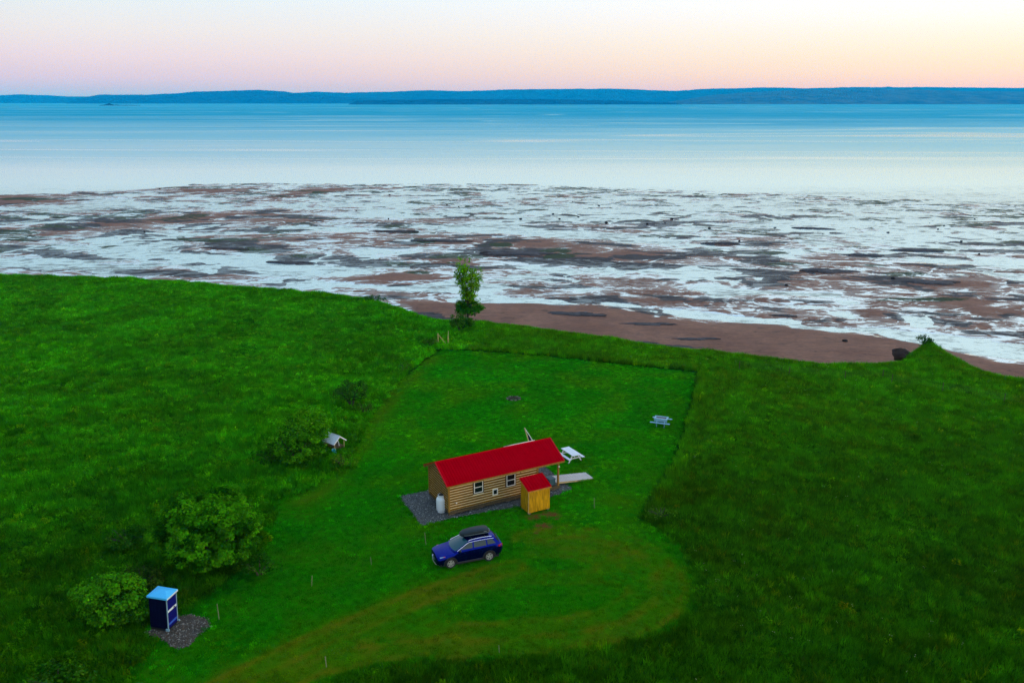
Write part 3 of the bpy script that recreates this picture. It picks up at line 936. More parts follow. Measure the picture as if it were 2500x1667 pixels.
# ------------------------------------------------------------------ instanced ground cover
def gn_scatter(name, pts, rot, scl, idx, tint, protos, label):
    pc = bpy.data.collections.new(name + '_source')
    for i, p in enumerate(protos):
        p.name = '%s_%02d' % (name, i)
        pc.objects.link(p)
    me = bpy.data.meshes.new(name)
    me.vertices.add(len(pts))
    me.vertices.foreach_set('co', np.asarray(pts, np.float32).ravel())
    a = me.attributes.new('rot', 'FLOAT_VECTOR', 'POINT'); a.data.foreach_set('vector', np.asarray(rot, np.float32).ravel())
    a = me.attributes.new('scl', 'FLOAT_VECTOR', 'POINT'); a.data.foreach_set('vector', np.asarray(scl, np.float32).ravel())
    a = me.attributes.new('idx', 'INT', 'POINT'); a.data.foreach_set('value', np.asarray(idx, np.int32))
    t4 = np.ones((len(pts), 4), np.float32); t4[:, :3] = tint
    a = me.attributes.new('tint', 'FLOAT_COLOR', 'POINT'); a.data.foreach_set('color', t4.ravel())
    o = link_mesh(name, me, None)
    ng = bpy.data.node_groups.new(name, 'GeometryNodeTree')
    ng.interface.new_socket('Geometry', in_out='INPUT', socket_type='NodeSocketGeometry')
    ng.interface.new_socket('Geometry', in_out='OUTPUT', socket_type='NodeSocketGeometry')
    N = ng.nodes.new
    gi, go = N('NodeGroupInput'), N('NodeGroupOutput')
    ip = N('GeometryNodeInstanceOnPoints')
    ci = N('GeometryNodeCollectionInfo')
    ci.inputs['Collection'].default_value = pc
    ci.inputs['Separate Children'].default_value = True
    ci.inputs['Reset Children'].default_value = True

    def attr(nm, ty):
        x = N('GeometryNodeInputNamedAttribute'); x.data_type = ty
        x.inputs['Name'].default_value = nm
        return x.outputs['Attribute']
    e2r = N('FunctionNodeEulerToRotation')
    K = ng.links.new
    K(attr('rot', 'FLOAT_VECTOR'), e2r.inputs[0])
    K(gi.outputs[0], ip.inputs['Points'])
    K(ci.outputs[0], ip.inputs['Instance'])
    ip.inputs['Pick Instance'].default_value = True
    K(attr('idx', 'INT'), ip.inputs['Instance Index'])
    K(e2r.outputs[0], ip.inputs['Rotation'])
    K(attr('scl', 'FLOAT_VECTOR'), ip.inputs['Scale'])
    K(ip.outputs[0], go.inputs[0])
    md = o.modifiers.new('scatter', 'NODES')
    md.node_group = ng
    tag(o, label, kind='stuff')
    return o


def blades(nb, rad, h0, h1, w, lean, rng, col_var=0.25):
    """a tuft of bent tapering grass blades"""
    a = rng.uniform(0, 2 * np.pi, nb); r = rad * np.sqrt(rng.uniform(0, 1, nb))
    bx, by = r * np.cos(a), r * np.sin(a)
    h = rng.uniform(h0, h1, nb)
    th = rng.uniform(0, 2 * np.pi, nb)
    ln = lean * rng.uniform(0.3, 1.3, nb) * h
    la = a + rng.normal(0, 0.9, nb)
    lx, ly = ln * np.cos(la), ln * np.sin(la)
    ux, uy = np.cos(th) * w * .5, np.sin(th) * w * .5
    ww = rng.uniform(.7, 1.3, nb)
    v = np.zeros((nb, 5, 3))
    v[:, 0] = np.stack([bx - ux * ww, by - uy * ww, 0 * h], 1)
    v[:, 1] = np.stack([bx + ux * ww, by + uy * ww, 0 * h], 1)
    v[:, 2] = np.stack([bx + ux * ww * .8 + lx * .35, by + uy * ww * .8 + ly * .35, h * .62], 1)
    v[:, 3] = np.stack([bx - ux * ww * .8 + lx * .35, by - uy * ww * .8 + ly * .35, h * .62], 1)
    v[:, 4] = np.stack([bx + lx, by + ly, h], 1)
    base = (np.arange(nb) * 5)[:, None]
    q = np.concatenate([base + np.array([0, 1, 2]), base + np.array([0, 2, 3]), base + np.array([3, 2, 4])])
    me = np_mesh('grass_tuft', v.reshape(-1, 3), q)
    c = rng.uniform(1 - col_var, 1 + col_var, nb)
    yel = rng.uniform(0.8, 1.35, nb)
    vary_attr(me, np.repeat(np.stack([c * yel, c, c], 1), 5, 0))
    me.materials.append(M['blade'])
    return bpy.data.objects.new('grass_tuft', me)


def leaf_quads(cen, nrm, size, rng, asp=1.6):
    n = len(cen)
    t = rng.normal(0, 1, (n, 3))
    t -= nrm * np.sum(t * nrm, 1, keepdims=True)
    t /= np.linalg.norm(t, axis=1, keepdims=True) + 1e-9
    b = np.cross(nrm, t)
    s = size[:, None]
    v = np.stack([cen - t * s * .5 * asp, cen + b * s * .5 - nrm * s * .12, cen + t * s * .5 * asp, cen - b * s * .5 - nrm * s * .12], 1)
    q = (np.arange(n) * 4)[:, None] + np.arange(4)
    return v.reshape(-1, 3), q


def weed_clump(rad, h, nl, ls, rng):
    """leafy herb clump: a low dome of small leaves"""
    a = rng.uniform(0, 2 * np.pi, nl); u = rng.uniform(0, 1, nl) ** .5
    el = np.arccos(1 - u * .95)
    d = np.stack([np.sin(el) * np.cos(a), np.sin(el) * np.sin(a), np.cos(el)], 1)
    rr = rng.uniform(.72, 1.05, nl)[:, None]
    lump = 1 + .25 * np.sin(a * 3 + rng.uniform(0, 6)) * np.sin(el)
    cen = d * rr * np.array([rad, rad, h]) * lump[:, None]
    nr = d * .6 + np.array([0, 0, .7]) + rng.normal(0, .35, (nl, 3))
    nr /= np.linalg.norm(nr, axis=1, keepdims=True)
    v, q = leaf_quads(cen, nr, rng.uniform(.7, 1.3, nl) * ls, rng)
    v[:, 2] = np.maximum(v[:, 2], .01)
    me = np_mesh('weed_clump', v, q)
    c = rng.uniform(.7, 1.3, nl); y = rng.uniform(.8, 1.4, nl)
    vary_attr(me, np.repeat(np.stack([c * y, c, c], 1), 4, 0))
    me.materials.append(M['blade'])
    return bpy.data.objects.new('weed_clump', me)


# cabin frame, needed for keeping the grass off the pads
CX, CY, CYAW = -5.829, 58.662, 0.492


def cab(s, n):
    return (CX + s * math.cos(CYAW) - n * math.sin(CYAW), CY + s * math.sin(CYAW) + n * math.cos(CYAW))


PAD = [cab(*p) for p in [(-1.70, 3.05), (0.7, 2.95), (5, 2.9), (11.1, 2.6), (10.85, -2.15), (9.0, -2.5), (7.0, -2.75), (5.4, -2.75), (3.0, -2.35), (0.4, -2.02), (-2.0, -2.12)]]
LOO_PAD = [G(px, py) for px, py in [(355, 1545), (395, 1525), (432, 1505), (470, 1502), (505, 1512), (512, 1528), (480, 1552), (462, 1575), (440, 1583), (415, 1575), (392, 1556)]]
SHED = [cab(*p) for p in [(5.6, -4.45), (7.6, -4.45), (7.6, -3.1), (5.6, -3.1)]]
RAMP = [cab(*p) for p in [(9.9, -1.3), (9.9, .1), (13.5, -.15), (13.5, -1.45)]]
CARF = None

# scatter points over the land in view
gx, gy = np.meshgrid(np.arange(-112, 82, 0.27), np.arange(24, 160, 0.27))
gx = (gx + RNG.uniform(-.135, .135, gx.shape)).ravel(); gy = (gy + RNG.uniform(-.135, .135, gy.shape)).ravel()
vis = np.abs(gx) < gy * 0.66 + 17
gx, gy = gx[vis], gy[vis]
gz, gdl, gc = land_z(gx, gy)
keep = gc > -0.35
gx, gy, gz, gdl, gc = gx[keep], gy[keep], gz[keep], gdl[keep], gc[keep]
edge_n = 0.25 * fbm(gx / 1.2, gy / 1.2, 2, 77)
bare = (sdist(gx, gy, PAD) > -.12) | (sdist(gx, gy, LOO_PAD) > -.1 + edge_n * .6) | (sdist(gx, gy, SHED) > -.05) | (sdist(gx, gy, RAMP) > 0.02)
wob = fbm(gx / 6, gy / 6, 3, 91)
meadow = (gdl + edge_n * (1.2 + 2.2 * sstep(-1, -7, gx - np.interp(gy, [40, 75, 100], [-8, -7, -9]))) < -0.05) & ~bare

# tall meadow
mx_, my_, mz_ = gx[meadow], gy[meadow], gz[meadow]
nM = len(mx_)
left = sstep(2, -4, mx_ - np.interp(my_, [34, 60, 80, 120], [-16, -13, -9, -2])) * (.45 + .55 * sstep(45, 62, my_))
clump = fbm(mx_ / 1.5, my_ / 1.5, 2, 201)
is_weed = (RNG.uniform(0, 1, nM) < (0.015 + 0.50 * left * sstep(-.35, .35, clump)))
protos = []
r_ = np.random.default_rng(3)
for k in range(5):
    protos.append(blades(30, .21, .22, .52, .024, .5, r_))
for k in range(4):
    protos.append(weed_clump(.24, .40, 60, .085, r_))
idx = np.where(is_weed, 5 + RNG.integers(0, 4, nM), RNG.integers(0, 5, nM))
crisp_m = sstep(53, 60, my_) * sstep(-7, -1, mx_ - np.interp(my_, [40, 75, 100], [-8, -7, -9]))
tall = 0.84 + (0.40 + .4 * left) * fbm(mx_ / 1.9, my_ / 1.9, 3, 202) + 0.25 * fbm(mx_ / 9, my_ / 9, 2, 203) + .22 * is_weed
# two wheel tracks curving through the left meadow
arcs = [[(520, 720), (550, 750), (562, 785), (550, 820), (520, 860), (470, 910)], [(540, 712), (572, 745), (586, 785), (575, 822), (545, 868)]]
for arc in arcs:
    tall *= 1 - .80 * path_w(arc, mx_, my_, .6)
tall *= 1 + (.55 * crisp_m - .25 * (1 - crisp_m)) * sstep(-1.3, -.15, gdl[meadow])
sc = np.clip(tall, .28, 1.9) * RNG.uniform(.8, 1.25, nM)
wid = RNG.uniform(.8, 1.3, nM)
f1 = sstep(-.5, .5, fbm(mx_ / 8, my_ / 8, 3, 204))
f2 = sstep(-.45, .45, fbm(mx_ / 1.6, my_ / 1.6, 3, 205))
yl = sstep(.0, .5, fbm(mx_ / 5, my_ / 5, 3, 206)) * (1 - left)
rsel = RNG.uniform(0, 1, nM)
tint = np.array([0.016, 0.180, 0.0005]) * (0.72 + (.18 + .2 * left) * f1 + .45 * f2)[:, None]
tint = tint + (yl * .10 + .10 + .20 * (1 - left))[:, None] * np.array([0.080, 0.050, 0.000])
tint = np.where(is_weed[:, None], tint * np.array([1.7, 1.15, 1.1]), tint)
tint = np.where((rsel > .95)[:, None], tint * np.array([2.4, 1.1, 1.0]), tint)
tint = tint * np.exp(RNG.normal(0, .36, (nM, 1))) * (1.12 + .10 * left)[:, None] * (.74 + .44 * sstep(44, 92, my_ + 9 * fbm(mx_ / 14, my_ / 14, 2, 207)))[:, None]  # nearer tufts darkened: the foreground's light falloff is put into the tint
rot = np.stack([RNG.normal(0, .10, nM), RNG.normal(0, .10, nM), RNG.uniform(0, 6.28, nM)], 1)
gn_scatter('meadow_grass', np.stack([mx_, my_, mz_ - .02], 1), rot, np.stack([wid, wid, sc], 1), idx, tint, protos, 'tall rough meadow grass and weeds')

# mown lawn
crisp = sstep(53, 60, gy) * sstep(-7, -1, gx - np.interp(gy, [40, 75, 100], [-8, -7, -9]))      # soft ragged edge on the bush side
lm = (gdl + edge_n * (.6 + 1.6 * (1 - crisp)) > .32 * crisp - .15 * (1 - crisp)) & ~bare & (RNG.uniform(0, 1, len(gx)) < .85)  # no blades over the painted shade strip along the crisp edge
lx, ly, lz = gx[lm], gy[lm], gz[lm]
nL = len(lx)
wr = wear_at(lx, ly); so = soil_at(lx, ly)
kp = (RNG.uniform(0, 1, nL) > so * 1.3) & (RNG.uniform(0, 1, nL) > wr * .45)
lx, ly, lz, wr = lx[kp], ly[kp], lz[kp], wr[kp]; nL = len(lx)
lp = [blades(42, .20, .035, .085, .018, .6, r_, .35) for k in range(5)]
f1 = sstep(-.5, .5, fbm(lx / 7, ly / 7, 3, 214)); f2 = sstep(-.45, .45, fbm(lx / 1.3, ly / 1.3, 3, 215))
yl = sstep(-.1, .5, fbm(lx / 3.5, ly / 3.5, 4, 216))
tint = np.array([0.018, 0.295, 0.0005]) * (.7 + .3 * f1 + .35 * f2)[:, None] + (yl * .62)[:, None] * np.array([.085, .02, 0])
tint = tint * np.exp(RNG.normal(0, .38, (nL, 1))) * (.70 + .30 * sstep(43, 60, ly + 3 * fbm(lx / 5, ly / 5, 2, 218)))[:, None]  # near lawn painted darker, light falloff carried by the blade colour
tint = tint * (1 - wr[:, None]) + wr[:, None] * np.array([0.130, 0.192, 0.002]) * np.exp(RNG.normal(0, .3, (nL, 1)))
rot = np.stack([RNG.normal(0, .06, nL), RNG.normal(0, .06, nL), RNG.uniform(0, 6.28, nL)], 1)
s_ = RNG.uniform(.75, 1.2, nL)
near_ = np.maximum.reduce([np.exp(-(sdist(lx, ly, p_) / .28) ** 2) for p_ in (SHED, RAMP, PAD, LOO_PAD)])   # taller grass around the bases, added for contact shade
near_ = np.maximum(near_, np.exp(-(np.hypot(lx - 5.11, ly - 67.76) / .9) ** 4))
near_ = np.maximum(near_, np.exp(-(np.hypot(lx - 14.32, ly - 75.85) / .9) ** 4))
rougher = 1 + 2.2 * near_ + .9 * sstep(0.9, 0.1, gdl[lm][kp]) + .5 * sstep(-.1, .5, fbm(lx / 2.2, ly / 2.2, 2, 217)) * (ly < 56)
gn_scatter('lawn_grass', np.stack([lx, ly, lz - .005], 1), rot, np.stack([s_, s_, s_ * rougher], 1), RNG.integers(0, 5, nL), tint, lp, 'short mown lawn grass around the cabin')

# flowers in the right-hand meadow
fm = meadow & (gx > -2) & (RNG.uniform(0, 1, len(gx)) < .014 * sstep(-.1, .5, fbm(gx / 6, gy / 6, 3, 231)) + .001)
qx, qy, qz = gx[fm], gy[fm], gz[fm]
fl = []
for k in range(2):
    bm = bmesh.new()
    bmesh.ops.create_icosphere(bm, subdivisions=1, radius=.022, matrix=Matrix.Translation((0, 0, .5)))
    bmesh.ops.create_icosphere(bm, subdivisions=1, radius=.02, matrix=Matrix.Translation((.11, .06, .46)))
    me = bpy.data.meshes.new('flower'); bm.to_mesh(me); bm.free(); me.materials.append(M['flower'])
    fl.append(bpy.data.objects.new('flower', me))
nF = len(qx)
gn_scatter('meadow_flowers', np.stack([qx, qy, qz], 1), np.stack([RNG.normal(0, .1, nF), RNG.normal(0, .1, nF), RNG.uniform(0, 6, nF)], 1),
           np.repeat(RNG.uniform(.7, 1.1, nF)[:, None], 3, 1), RNG.integers(0, 2, nF), np.ones((nF, 3)), fl, 'small white flowers dotted through the meadow')


# ------------------------------------------------------------------ gravel pads
def pad(name, poly, mat, label, h=.03):
    bm = bmesh.new()
    vs = [bm.verts.new((x, y, h)) for x, y in poly]
    f = bm.faces.new(vs)
    r = bmesh.ops.extrude_face_region(bm, geom=[f])
    for v in r['geom']:
        if isinstance(v, bmesh.types.BMVert):
            v.co.z = -.1
    o = obj(name, bm, mat)
    return tag(o, label, kind='structure')


def stones(name, poly, dens, mat, label, s0, s1, z):
    x0, x1 = min(p[0] for p in poly) - .3, max(p[0] for p in poly) + .3
    y0, y1 = min(p[1] for p in poly) - .3, max(p[1] for p in poly) + .3
    N = int((x1 - x0) * (y1 - y0) * dens)
    x = RNG.uniform(x0, x1, N); y = RNG.uniform(y0, y1, N)
    d = sdist(x, y, poly)
    k = d > -.18 * RNG.uniform(0, 1, N)
    x, y = x[k], y[k]; N = len(x)
    pr = []
    for i in range(4):
        bm = bmesh.new()
        bmesh.ops.create_icosphere(bm, subdivisions=1, radius=1)
        for v in bm.verts:
            v.co *= r_.uniform(.75, 1.2); v.co.z *= .6
        me = bpy.data.meshes.new('pebble'); bm.to_mesh(me); bm.free(); me.materials.append(mat)
        pr.append(bpy.data.objects.new('pebble', me))
    s = RNG.uniform(s0, s1, N) * np.exp(RNG.normal(0, .25, N))
    gn_scatter(name, np.stack([x, y, np.full(N, z)], 1), RNG.uniform(0, 6, (N, 3)) * np.array([.1, .1, 1]), np.repeat(s[:, None], 3, 1), RNG.integers(0, 4, N), np.ones((N, 3)), pr, label)


pad('gravel_pad', PAD, M['gravel_base'], 'grey crushed stone pad under the cabin')
stones('gravel', PAD, 150, M['gravel_stone'], 'grey crushed stone around the cabin', .022, .050, .035)
pad('gravel_pad', LOO_PAD, M['brown_gravel'], 'brown gravel patch beside the portable toilet', .025)
stones('gravel', LOO_PAD, 190, M['brown_stone'], 'brown and grey stones beside the portable toilet', .022, .050, .03)

# ------------------------------------------------------------------ cabin
cabin = empty('log_cabin', (CX, CY, 0), CYAW)
tag(cabin, 'narrow log cabin with red metal roof and open porch', 'cabin')
S0, S1, NW, WZ, EZ, RISE, HW, RL = 0.25, 7.92, 1.863, 0.45, 2.69, 1.10, 2.23, 10.10
TH = math.atan2(RISE, HW)
roof_under = lambda n: EZ + RISE * (1 - abs(n) / HW) - 0.10


def core_wall():
    bm = bmesh.new()
    t = NW - .024
    sec = [(-t, WZ), (t, WZ), (t, roof_under(t)), (0, roof_under(0)), (-t, roof_under(t))]
    a = [bm.verts.new((S0 + .035, y, z)) for y, z in sec]
    b = [bm.verts.new((S1 - .035, y, z)) for y, z in sec]
    bm.faces.new(a); bm.faces.new(b[::-1])
    for i in range(5):
        bm.faces.new((a[i], b[i], b[(i + 1) % 5], a[(i + 1) % 5]))
    return obj('wall', bm, M['chinking'], cabin)


core_wall()
OPEN = [(2.27, 3.20, 1.36, 2.60), (5.03, 5.98, 1.30, 2.60), (3.90, 4.42, 0.90, 1.48)]
PIT = 0.2065


def log_mesh(L_, cut0=0.0, cut1=0.0):
    """one log course of length L_, rounded face towards -y; the cuts slope the ends under the rafters"""
    prof = [(0.0, .004), (-.042, .012), (-.054, .042), (-.057, .078), (-.054, .114), (-.042, .142), (0.0, .150)]
    vs, fs = [], []
    for e in (0, 1):
        for y, z in prof:
            x = 0 + cut0 * z / .166 if e == 0 else L_ - cut1 * z / .166
            vs.append((x, y + .035, z))
    k = len(prof)
    for i in range(k - 1):
        fs.append((i, i + 1, k + i + 1, k + i))
    fs.append(tuple(range(k))[::-1]); fs.append(tuple(range(k, 2 * k)))
    fs.append((0, k, 2 * k - 1, k - 1))
    return vs, fs


def add_log(x0, x1, z, yaw, off, c0=0.0, c1=0.0):
    vs, fs = log_mesh(x1 - x0, c0, c1)
    o = pyobj('log', vs, fs, M['log'], cabin, 35)
    o.rotation_euler = (0, 0, yaw)
    if yaw == 0:
        o.location = (x0, -off, z)
    elif abs(yaw - math.pi) < .01:
        o.location = (S0 + S1 - x0, off, z)
    elif yaw < 0:
        o.location = (S0 - 0, -x0, z)     # left gable, local x runs along -n
    else:
        o.location = (S1, x0, z)
    return o


for k in range(10):
    z = WZ + k * PIT + .02
    cuts = sorted((a, b) for a, b, c, d in OPEN if z + .12 > c and z + .05 < d)
    x = S0 + .13
    for a, b in cuts + [(S1 - .12, None)]:
        if a - x > .05:
            add_log(x, a, z, 0, NW)
        x = b if b else x
    add_log(S0 + .13, S1 - .12, z, math.pi, NW)
for k in range(16):
    z = WZ + k * PIT + .02
    hwid = NW - .12 if z + .166 < roof_under(NW - .12) else (EZ + RISE - .12 - z) / RISE * HW
    if hwid < .25:
        break
    cutw = 0 if z + .166 < roof_under(NW - .12) else .166 / math.tan(TH)
    cutw = min(cutw, hwid * .9)
    add_log(-hwid, hwid, z, -math.pi / 2, 0, cutw, cutw)
    add_log(-hwid, hwid, z, math.pi / 2, 0, cutw, cutw)
for s, nn in ((S0, -1), (S0, 1), (S1, -1), (S1, 1)):
    y0 = nn * NW
    box('corner_board', (s - .03 if s == S0 else s - .115, s + .115 if s == S0 else s + .03, min(y0 - nn * .10, y0 + nn * .045), max(y0 - nn * .10, y0 + nn * .045), WZ - .03, roof_under(NW) - .01), M['log_trim'], cabin, .008)
# floor frame, deck and supports
for nn in (-1, 1):
    box('rim_beam', (S0 - .02, 9.93, nn * NW - .06, nn * NW + .06, .22, WZ - .035), M['dark_wood'], cabin)
box('floor', (S0 + .02, 9.9, -NW + .065, NW - .065, .24, WZ - .05), M['dark_wood'], cabin)
for i in range(13):
    s = 7.97 + i * .151
    box('deck_board', (s, s + .143, -NW - .06, NW + .06, WZ - .034, WZ), M['dark_wood'], cabin)
for s in (.6, 3.0, 5.4, 7.8, 9.6):
    for nn in (-1.5, 1.5):
        box('support_block', (s - .2, s + .2, nn - .2, nn + .2, .0, .238), M['stone'], cabin)
for nn in (-1, 1):
    box('porch_post', (9.70, 9.84, nn * NW - .07, nn * NW + .07, WZ + .002, 2.50), M['log_trim'], cabin, .01)
    box('eave_beam', (S1 + .032, 10.0, nn * NW - .06, nn * NW + .06, 2.502, 2.66), M['log_trim'], cabin)
box('porch_beam', (9.71, 9.83, -NW + .062, NW - .062, 2.503, 2.658), M['log_trim'], cabin)
box('gable_infill', (9.76, 9.80, -1.2, 1.2, 2.66, 2.95), M['dark_wood'], cabin)


# roof panels: ribbed sheet, one mesh shared by every panel of a slope
def roof_panel_mesh(w, length, name='roof_panel'):
    prof = [(0, 0)]
    nr = 4
    for i in range(nr):
        c = w * (i + .5) / nr
        prof += [(c - .026, 0), (c - .014, .030), (c + .014, .030), (c + .026, 0)]
    prof += [(w, 0)]
    vs, fs = [], []
    for x, h in prof:
        vs += [(x, 0, h), (x, length, h), (x, 0, -.03), (x, length, -.03)]
    for i in range(len(prof) - 1):
        a, b = i * 4, i * 4 + 4
        fs += [(a, b, b + 1, a + 1), (a + 2, a + 3, b + 3, b + 2), (a, a + 2, b + 2, b), (a + 1, b + 1, b + 3, a + 3)]
    fs += [(0, 1, 3, 2), (len(vs) - 4, len(vs) - 2, len(vs) - 1, len(vs) - 3)]
    bm = bmesh.new()
    bv = [bm.verts.new(v) for v in vs]
    for f in fs:
        bm.faces.new([bv[i] for i in f])
    bmesh.ops.recalc_face_normals(bm, faces=bm.faces)
    me = bpy.data.meshes.new(name); bm.to_mesh(me); bm.free()
    me.materials.append(M['red_metal'])
    return me


SL = math.hypot(RISE, HW)
NP = 11
pw = RL / NP
pm = roof_panel_mesh(pw, SL)
for i in range(NP):
    o = link_mesh('roof_panel', pm, None, cabin)
    o.location = (i * pw, -HW, EZ); o.rotation_euler = (TH, 0, 0)
    o = link_mesh('roof_panel', pm, None, cabin)
    o.location = ((i + 1) * pw, HW, EZ); o.rotation_euler = (TH, 0, math.pi)
for nn in (-1, 1):
    for s0, s1 in ((-.03, .05), (RL - .05, RL + .03)):
        beam('rake_trim', ((s0 + s1) / 2, nn * (HW + .01), EZ - .005), ((s0 + s1) / 2, nn * .01, EZ + RISE + .005), .085, .075, M['red_trim'], cabin, up=(0, 0, 1))
    box('fascia', (-.02, RL + .02, nn * (HW - .03) - .02, nn * (HW - .03) + .02, EZ - .17, EZ - .035), M['log_trim'], cabin)
    # soffit board
    beam('soffit', (-.0, nn * (HW + NW) / 2, (EZ + roof_under(NW)) / 2 - .05), (RL, nn * (HW + NW) / 2, (EZ + roof_under(NW)) / 2 - .05), HW - NW + .0, .02, M['dark_wood'], cabin, up=(0, nn * math.sin(TH), math.cos(TH)))
    beam('barge_board', (.06, nn * (HW - .05), EZ - .10), (.06, nn * .03, EZ + RISE - .10), .03, .13, M['log_trim'], cabin)
    beam('barge_board', (RL - .06, nn * (HW - .05), EZ - .10), (RL - .06, nn * .03, EZ + RISE - .10), .03, .13, M['log_trim'], cabin)
pyobj('ridge_cap', [(-.03, -.16, EZ + RISE - .045), (-.03, 0, EZ + RISE + .045), (-.03, .16, EZ + RISE - .045), (RL + .03, -.16, EZ + RISE - .045), (RL + .03, 0, EZ + RISE + .045), (RL + .03, .16, EZ + RISE - .045)],
      [(0, 1, 4, 3), (1, 2, 5, 4), (0, 3, 5, 2), (0, 2, 1), (3, 4, 5)], M['red_metal'], cabin)


def window(s0, s1, z0, z1, sash=True):
    cas = .10 if sash else .0
    y = -NW
    if sash:
        for nm, b in (('casing', (s0 - .09, s0 - .002, y - .02, y + .05, z0 - .09, z1 + .10)), ('casing', (s1 + .002, s1 + .09, y - .02, y + .05, z0 - .09, z1 + .10)),
                      ('casing', (s0 - .002, s1 + .002, y - .02, y + .05, z0 - .09, z0 - .002))):
            box(nm, b, M['dark_wood'], cabin)
    bm = bmesh.new()
    f = .055
    for b in ((s0, s0 + f, y - .035, y + .03, z0, z1), (s1 - f, s1, y - .035, y + .03, z0, z1), (s0 + f, s1 - f, y - .035, y + .03, z0, z0 + f), (s0 + f, s1 - f, y - .035, y + .03, z1 - f, z1)):
        add_box(bm, *b)
    fr = obj('window', bm, M['white_frame'], cabin)
    zm = (z0 + z1) / 2
    if sash:
        box('sash_rail', (s0 + f, s1 - f, y - .025, y + .03, zm - .03, zm + .03), M['white_frame'], fr)
        box('pane', (s0 + f, s1 - f, y - .006, y + .012, z0 + f, zm - .03), M['window_glass'], fr)
        box('pane', (s0 + f, s1 - f, y - .012, y + .008, zm + .03, z1 - f), M['window_glass'], fr)
    else:
        box('pane', (s0 + f, s1 - f, y - .006, y + .012, z0 + f, z1 - f), M['window_glass'], fr)
    return fr


window(2.36, 3.11, 1.45, 2.38)
window(5.13, 5.89, 1.39, 2.38)
window(3.95, 4.36, .95, 1.42, sash=False)
o = lathe('vent_cap', [(.062, 0), (.062, .045), (.03, .06)], M['white_frame'], cabin, 16)
o.location = (.88, -NW - .03, 1.05); o.rotation_euler = (math.pi / 2, 0, 0)
bm = bmesh.new(); bmesh.ops.create_uvsphere(bm, u_segments=12, v_segments=8, radius=.07)
o = obj('porch_lamp', bm, M['white_frame'], cabin, 60); o.location = (9.78, -NW - .12, 2.12)
tube('vent_pipe', [(6.33, -NW - .09, 2.30), (6.33, -NW - .09, 2.52)], .03, M['dark_wood'], cabin)

# solar panel lying on the rear roof slope, its rim just over the ridge
sp = empty('solar_panel', (CX, CY, 0), CYAW)
tag(sp, 'solar panel with pale frame on the rear roof slope', 'solar panel')
bm = bmesh.new(); add_box(bm, 6.45, 8.65, 0, 1.0, 0, .03)
o = obj('panel', bm, M['panel_dark'], sp); o.location = (0, .08, EZ + RISE + .026); o.rotation_euler = (-TH, 0, 0)
bm = bmesh.new()
for b in ((6.40, 8.70, -.05, 0, -.03, .035), (6.40, 8.70, 1.0, 1.05, -.03, .035), (6.40, 6.45, 0, 1, -.03, .035), (8.65, 8.70, 0, 1, -.03, .035)):
    add_box(bm, *b)
o = obj('frame', bm, M['white_frame'], sp); o.location = (0, .08, EZ + RISE + .026); o.rotation_euler = (-TH, 0, 0)

# tall dark triangular panel on a white pole behind the cabin
ls = empty('banner_stand', (1.72, 69.4, 0))
tag(ls, 'white pole with dark triangular panel leaning behind the cabin roof', 'banner')
tube('pole', [(.0, 0, 0), (-.22, 0, .9), (-.61, 0, 2.28)], .045, M['fresh_wood'], ls)
tube('boom', [(.52, .05, 0), (.18, .05, .9), (-.22, .02, 1.62), (-.59, 0, 2.22)], .03, M['white_paint'], ls)
pyobj('panel', [(.0, .02, .05), (.50, .05, .05), (-.22, .02, 1.60), (-.34, .01, 1.5), (.0, .04, .05), (.50, .07, .05), (-.22, .04, 1.60), (-.34, .03, 1.5)],
      [(0, 1, 2, 3), (4, 7, 6, 5), (0, 4, 5, 1), (1, 5, 6, 2), (2, 6, 7, 3), (3, 7, 4, 0)], M['panel_dark'], ls)

# ------------------------------------------------------------------ shed
shed = empty('garden_shed', (CX, CY, 0), CYAW)
tag(shed, 'small yellow board shed with sloping red roof', 'shed')
a0, a1, b0, b1 = 5.70, 7.53, -4.36, -3.12      # s range, n range (front at b0)
zf, zb = 1.93, 2.36
pyobj('wall', [(a0 + .03, b0 + .03, .14), (a1 - .03, b0 + .03, .14), (a1 - .03, b1 - .03, .14), (a0 + .03, b1 - .03, .14), (a0 + .03, b0 + .03, zf - .02), (a1 - .03, b0 + .03, zf - .02), (a1 - .03, b1 - .03, zb - .02), (a0 + .03, b1 - .03, zb - .02)],
      [(0, 3, 2, 1), (4, 5, 6, 7), (0, 1, 5, 4), (1, 2, 6, 5), (2, 3, 7, 6), (3, 0, 4, 7)], M['dark_wood'], shed)
nb = 11
ws = [rnd.uniform(.8, 1.25) for _ in range(nb)]
tw = sum(ws); x = a0
for w_ in ws:
    w_ = w_ / tw * (a1 - a0)
    dpt = rnd.uniform(.0, .012)
    box('board', (x + .004, x + w_ - .004, b0 - dpt, b0 + .026, .12 + rnd.uniform(0, .015), zf - .04), M['shed_wood'], shed)
    box('board', (x + .004, x + w_ - .004, b1 - .026, b1 + dpt, .12, zb - .03), M['shed_wood'], shed)
    x += w_
y = b0 + .03
for k in range(8):
    w_ = (b1 - b0 - .06) / 8
    zt = zf + (y - b0) / (b1 - b0) * (zb - zf) - .04
    for xx in (a0, a1):
        d_ = rnd.uniform(0, .01)
        box('board', (xx - d_ if xx == a0 else xx - .026, xx + .026 if xx == a0 else xx + d_, y + .003, y + w_ - .003, .12, zt), M['shed_wood'], shed)
    y += w_
box('corner_trim', (a0 - .022, a0 - .002, b0 - .012, b0 + .055, .10, zf - .03), M['fresh_wood'], shed)
box('door_hinge', (a0 - .02, a0 - .002, b0 + .10, b0 + .19, .75, .80), M['black'], shed)
ra = math.atan2(.52, 1.45)
spn = math.hypot(.52, 1.45)
m2 = roof_panel_mesh((7.63 - 5.59) / 2, spn, 'roof_panel')
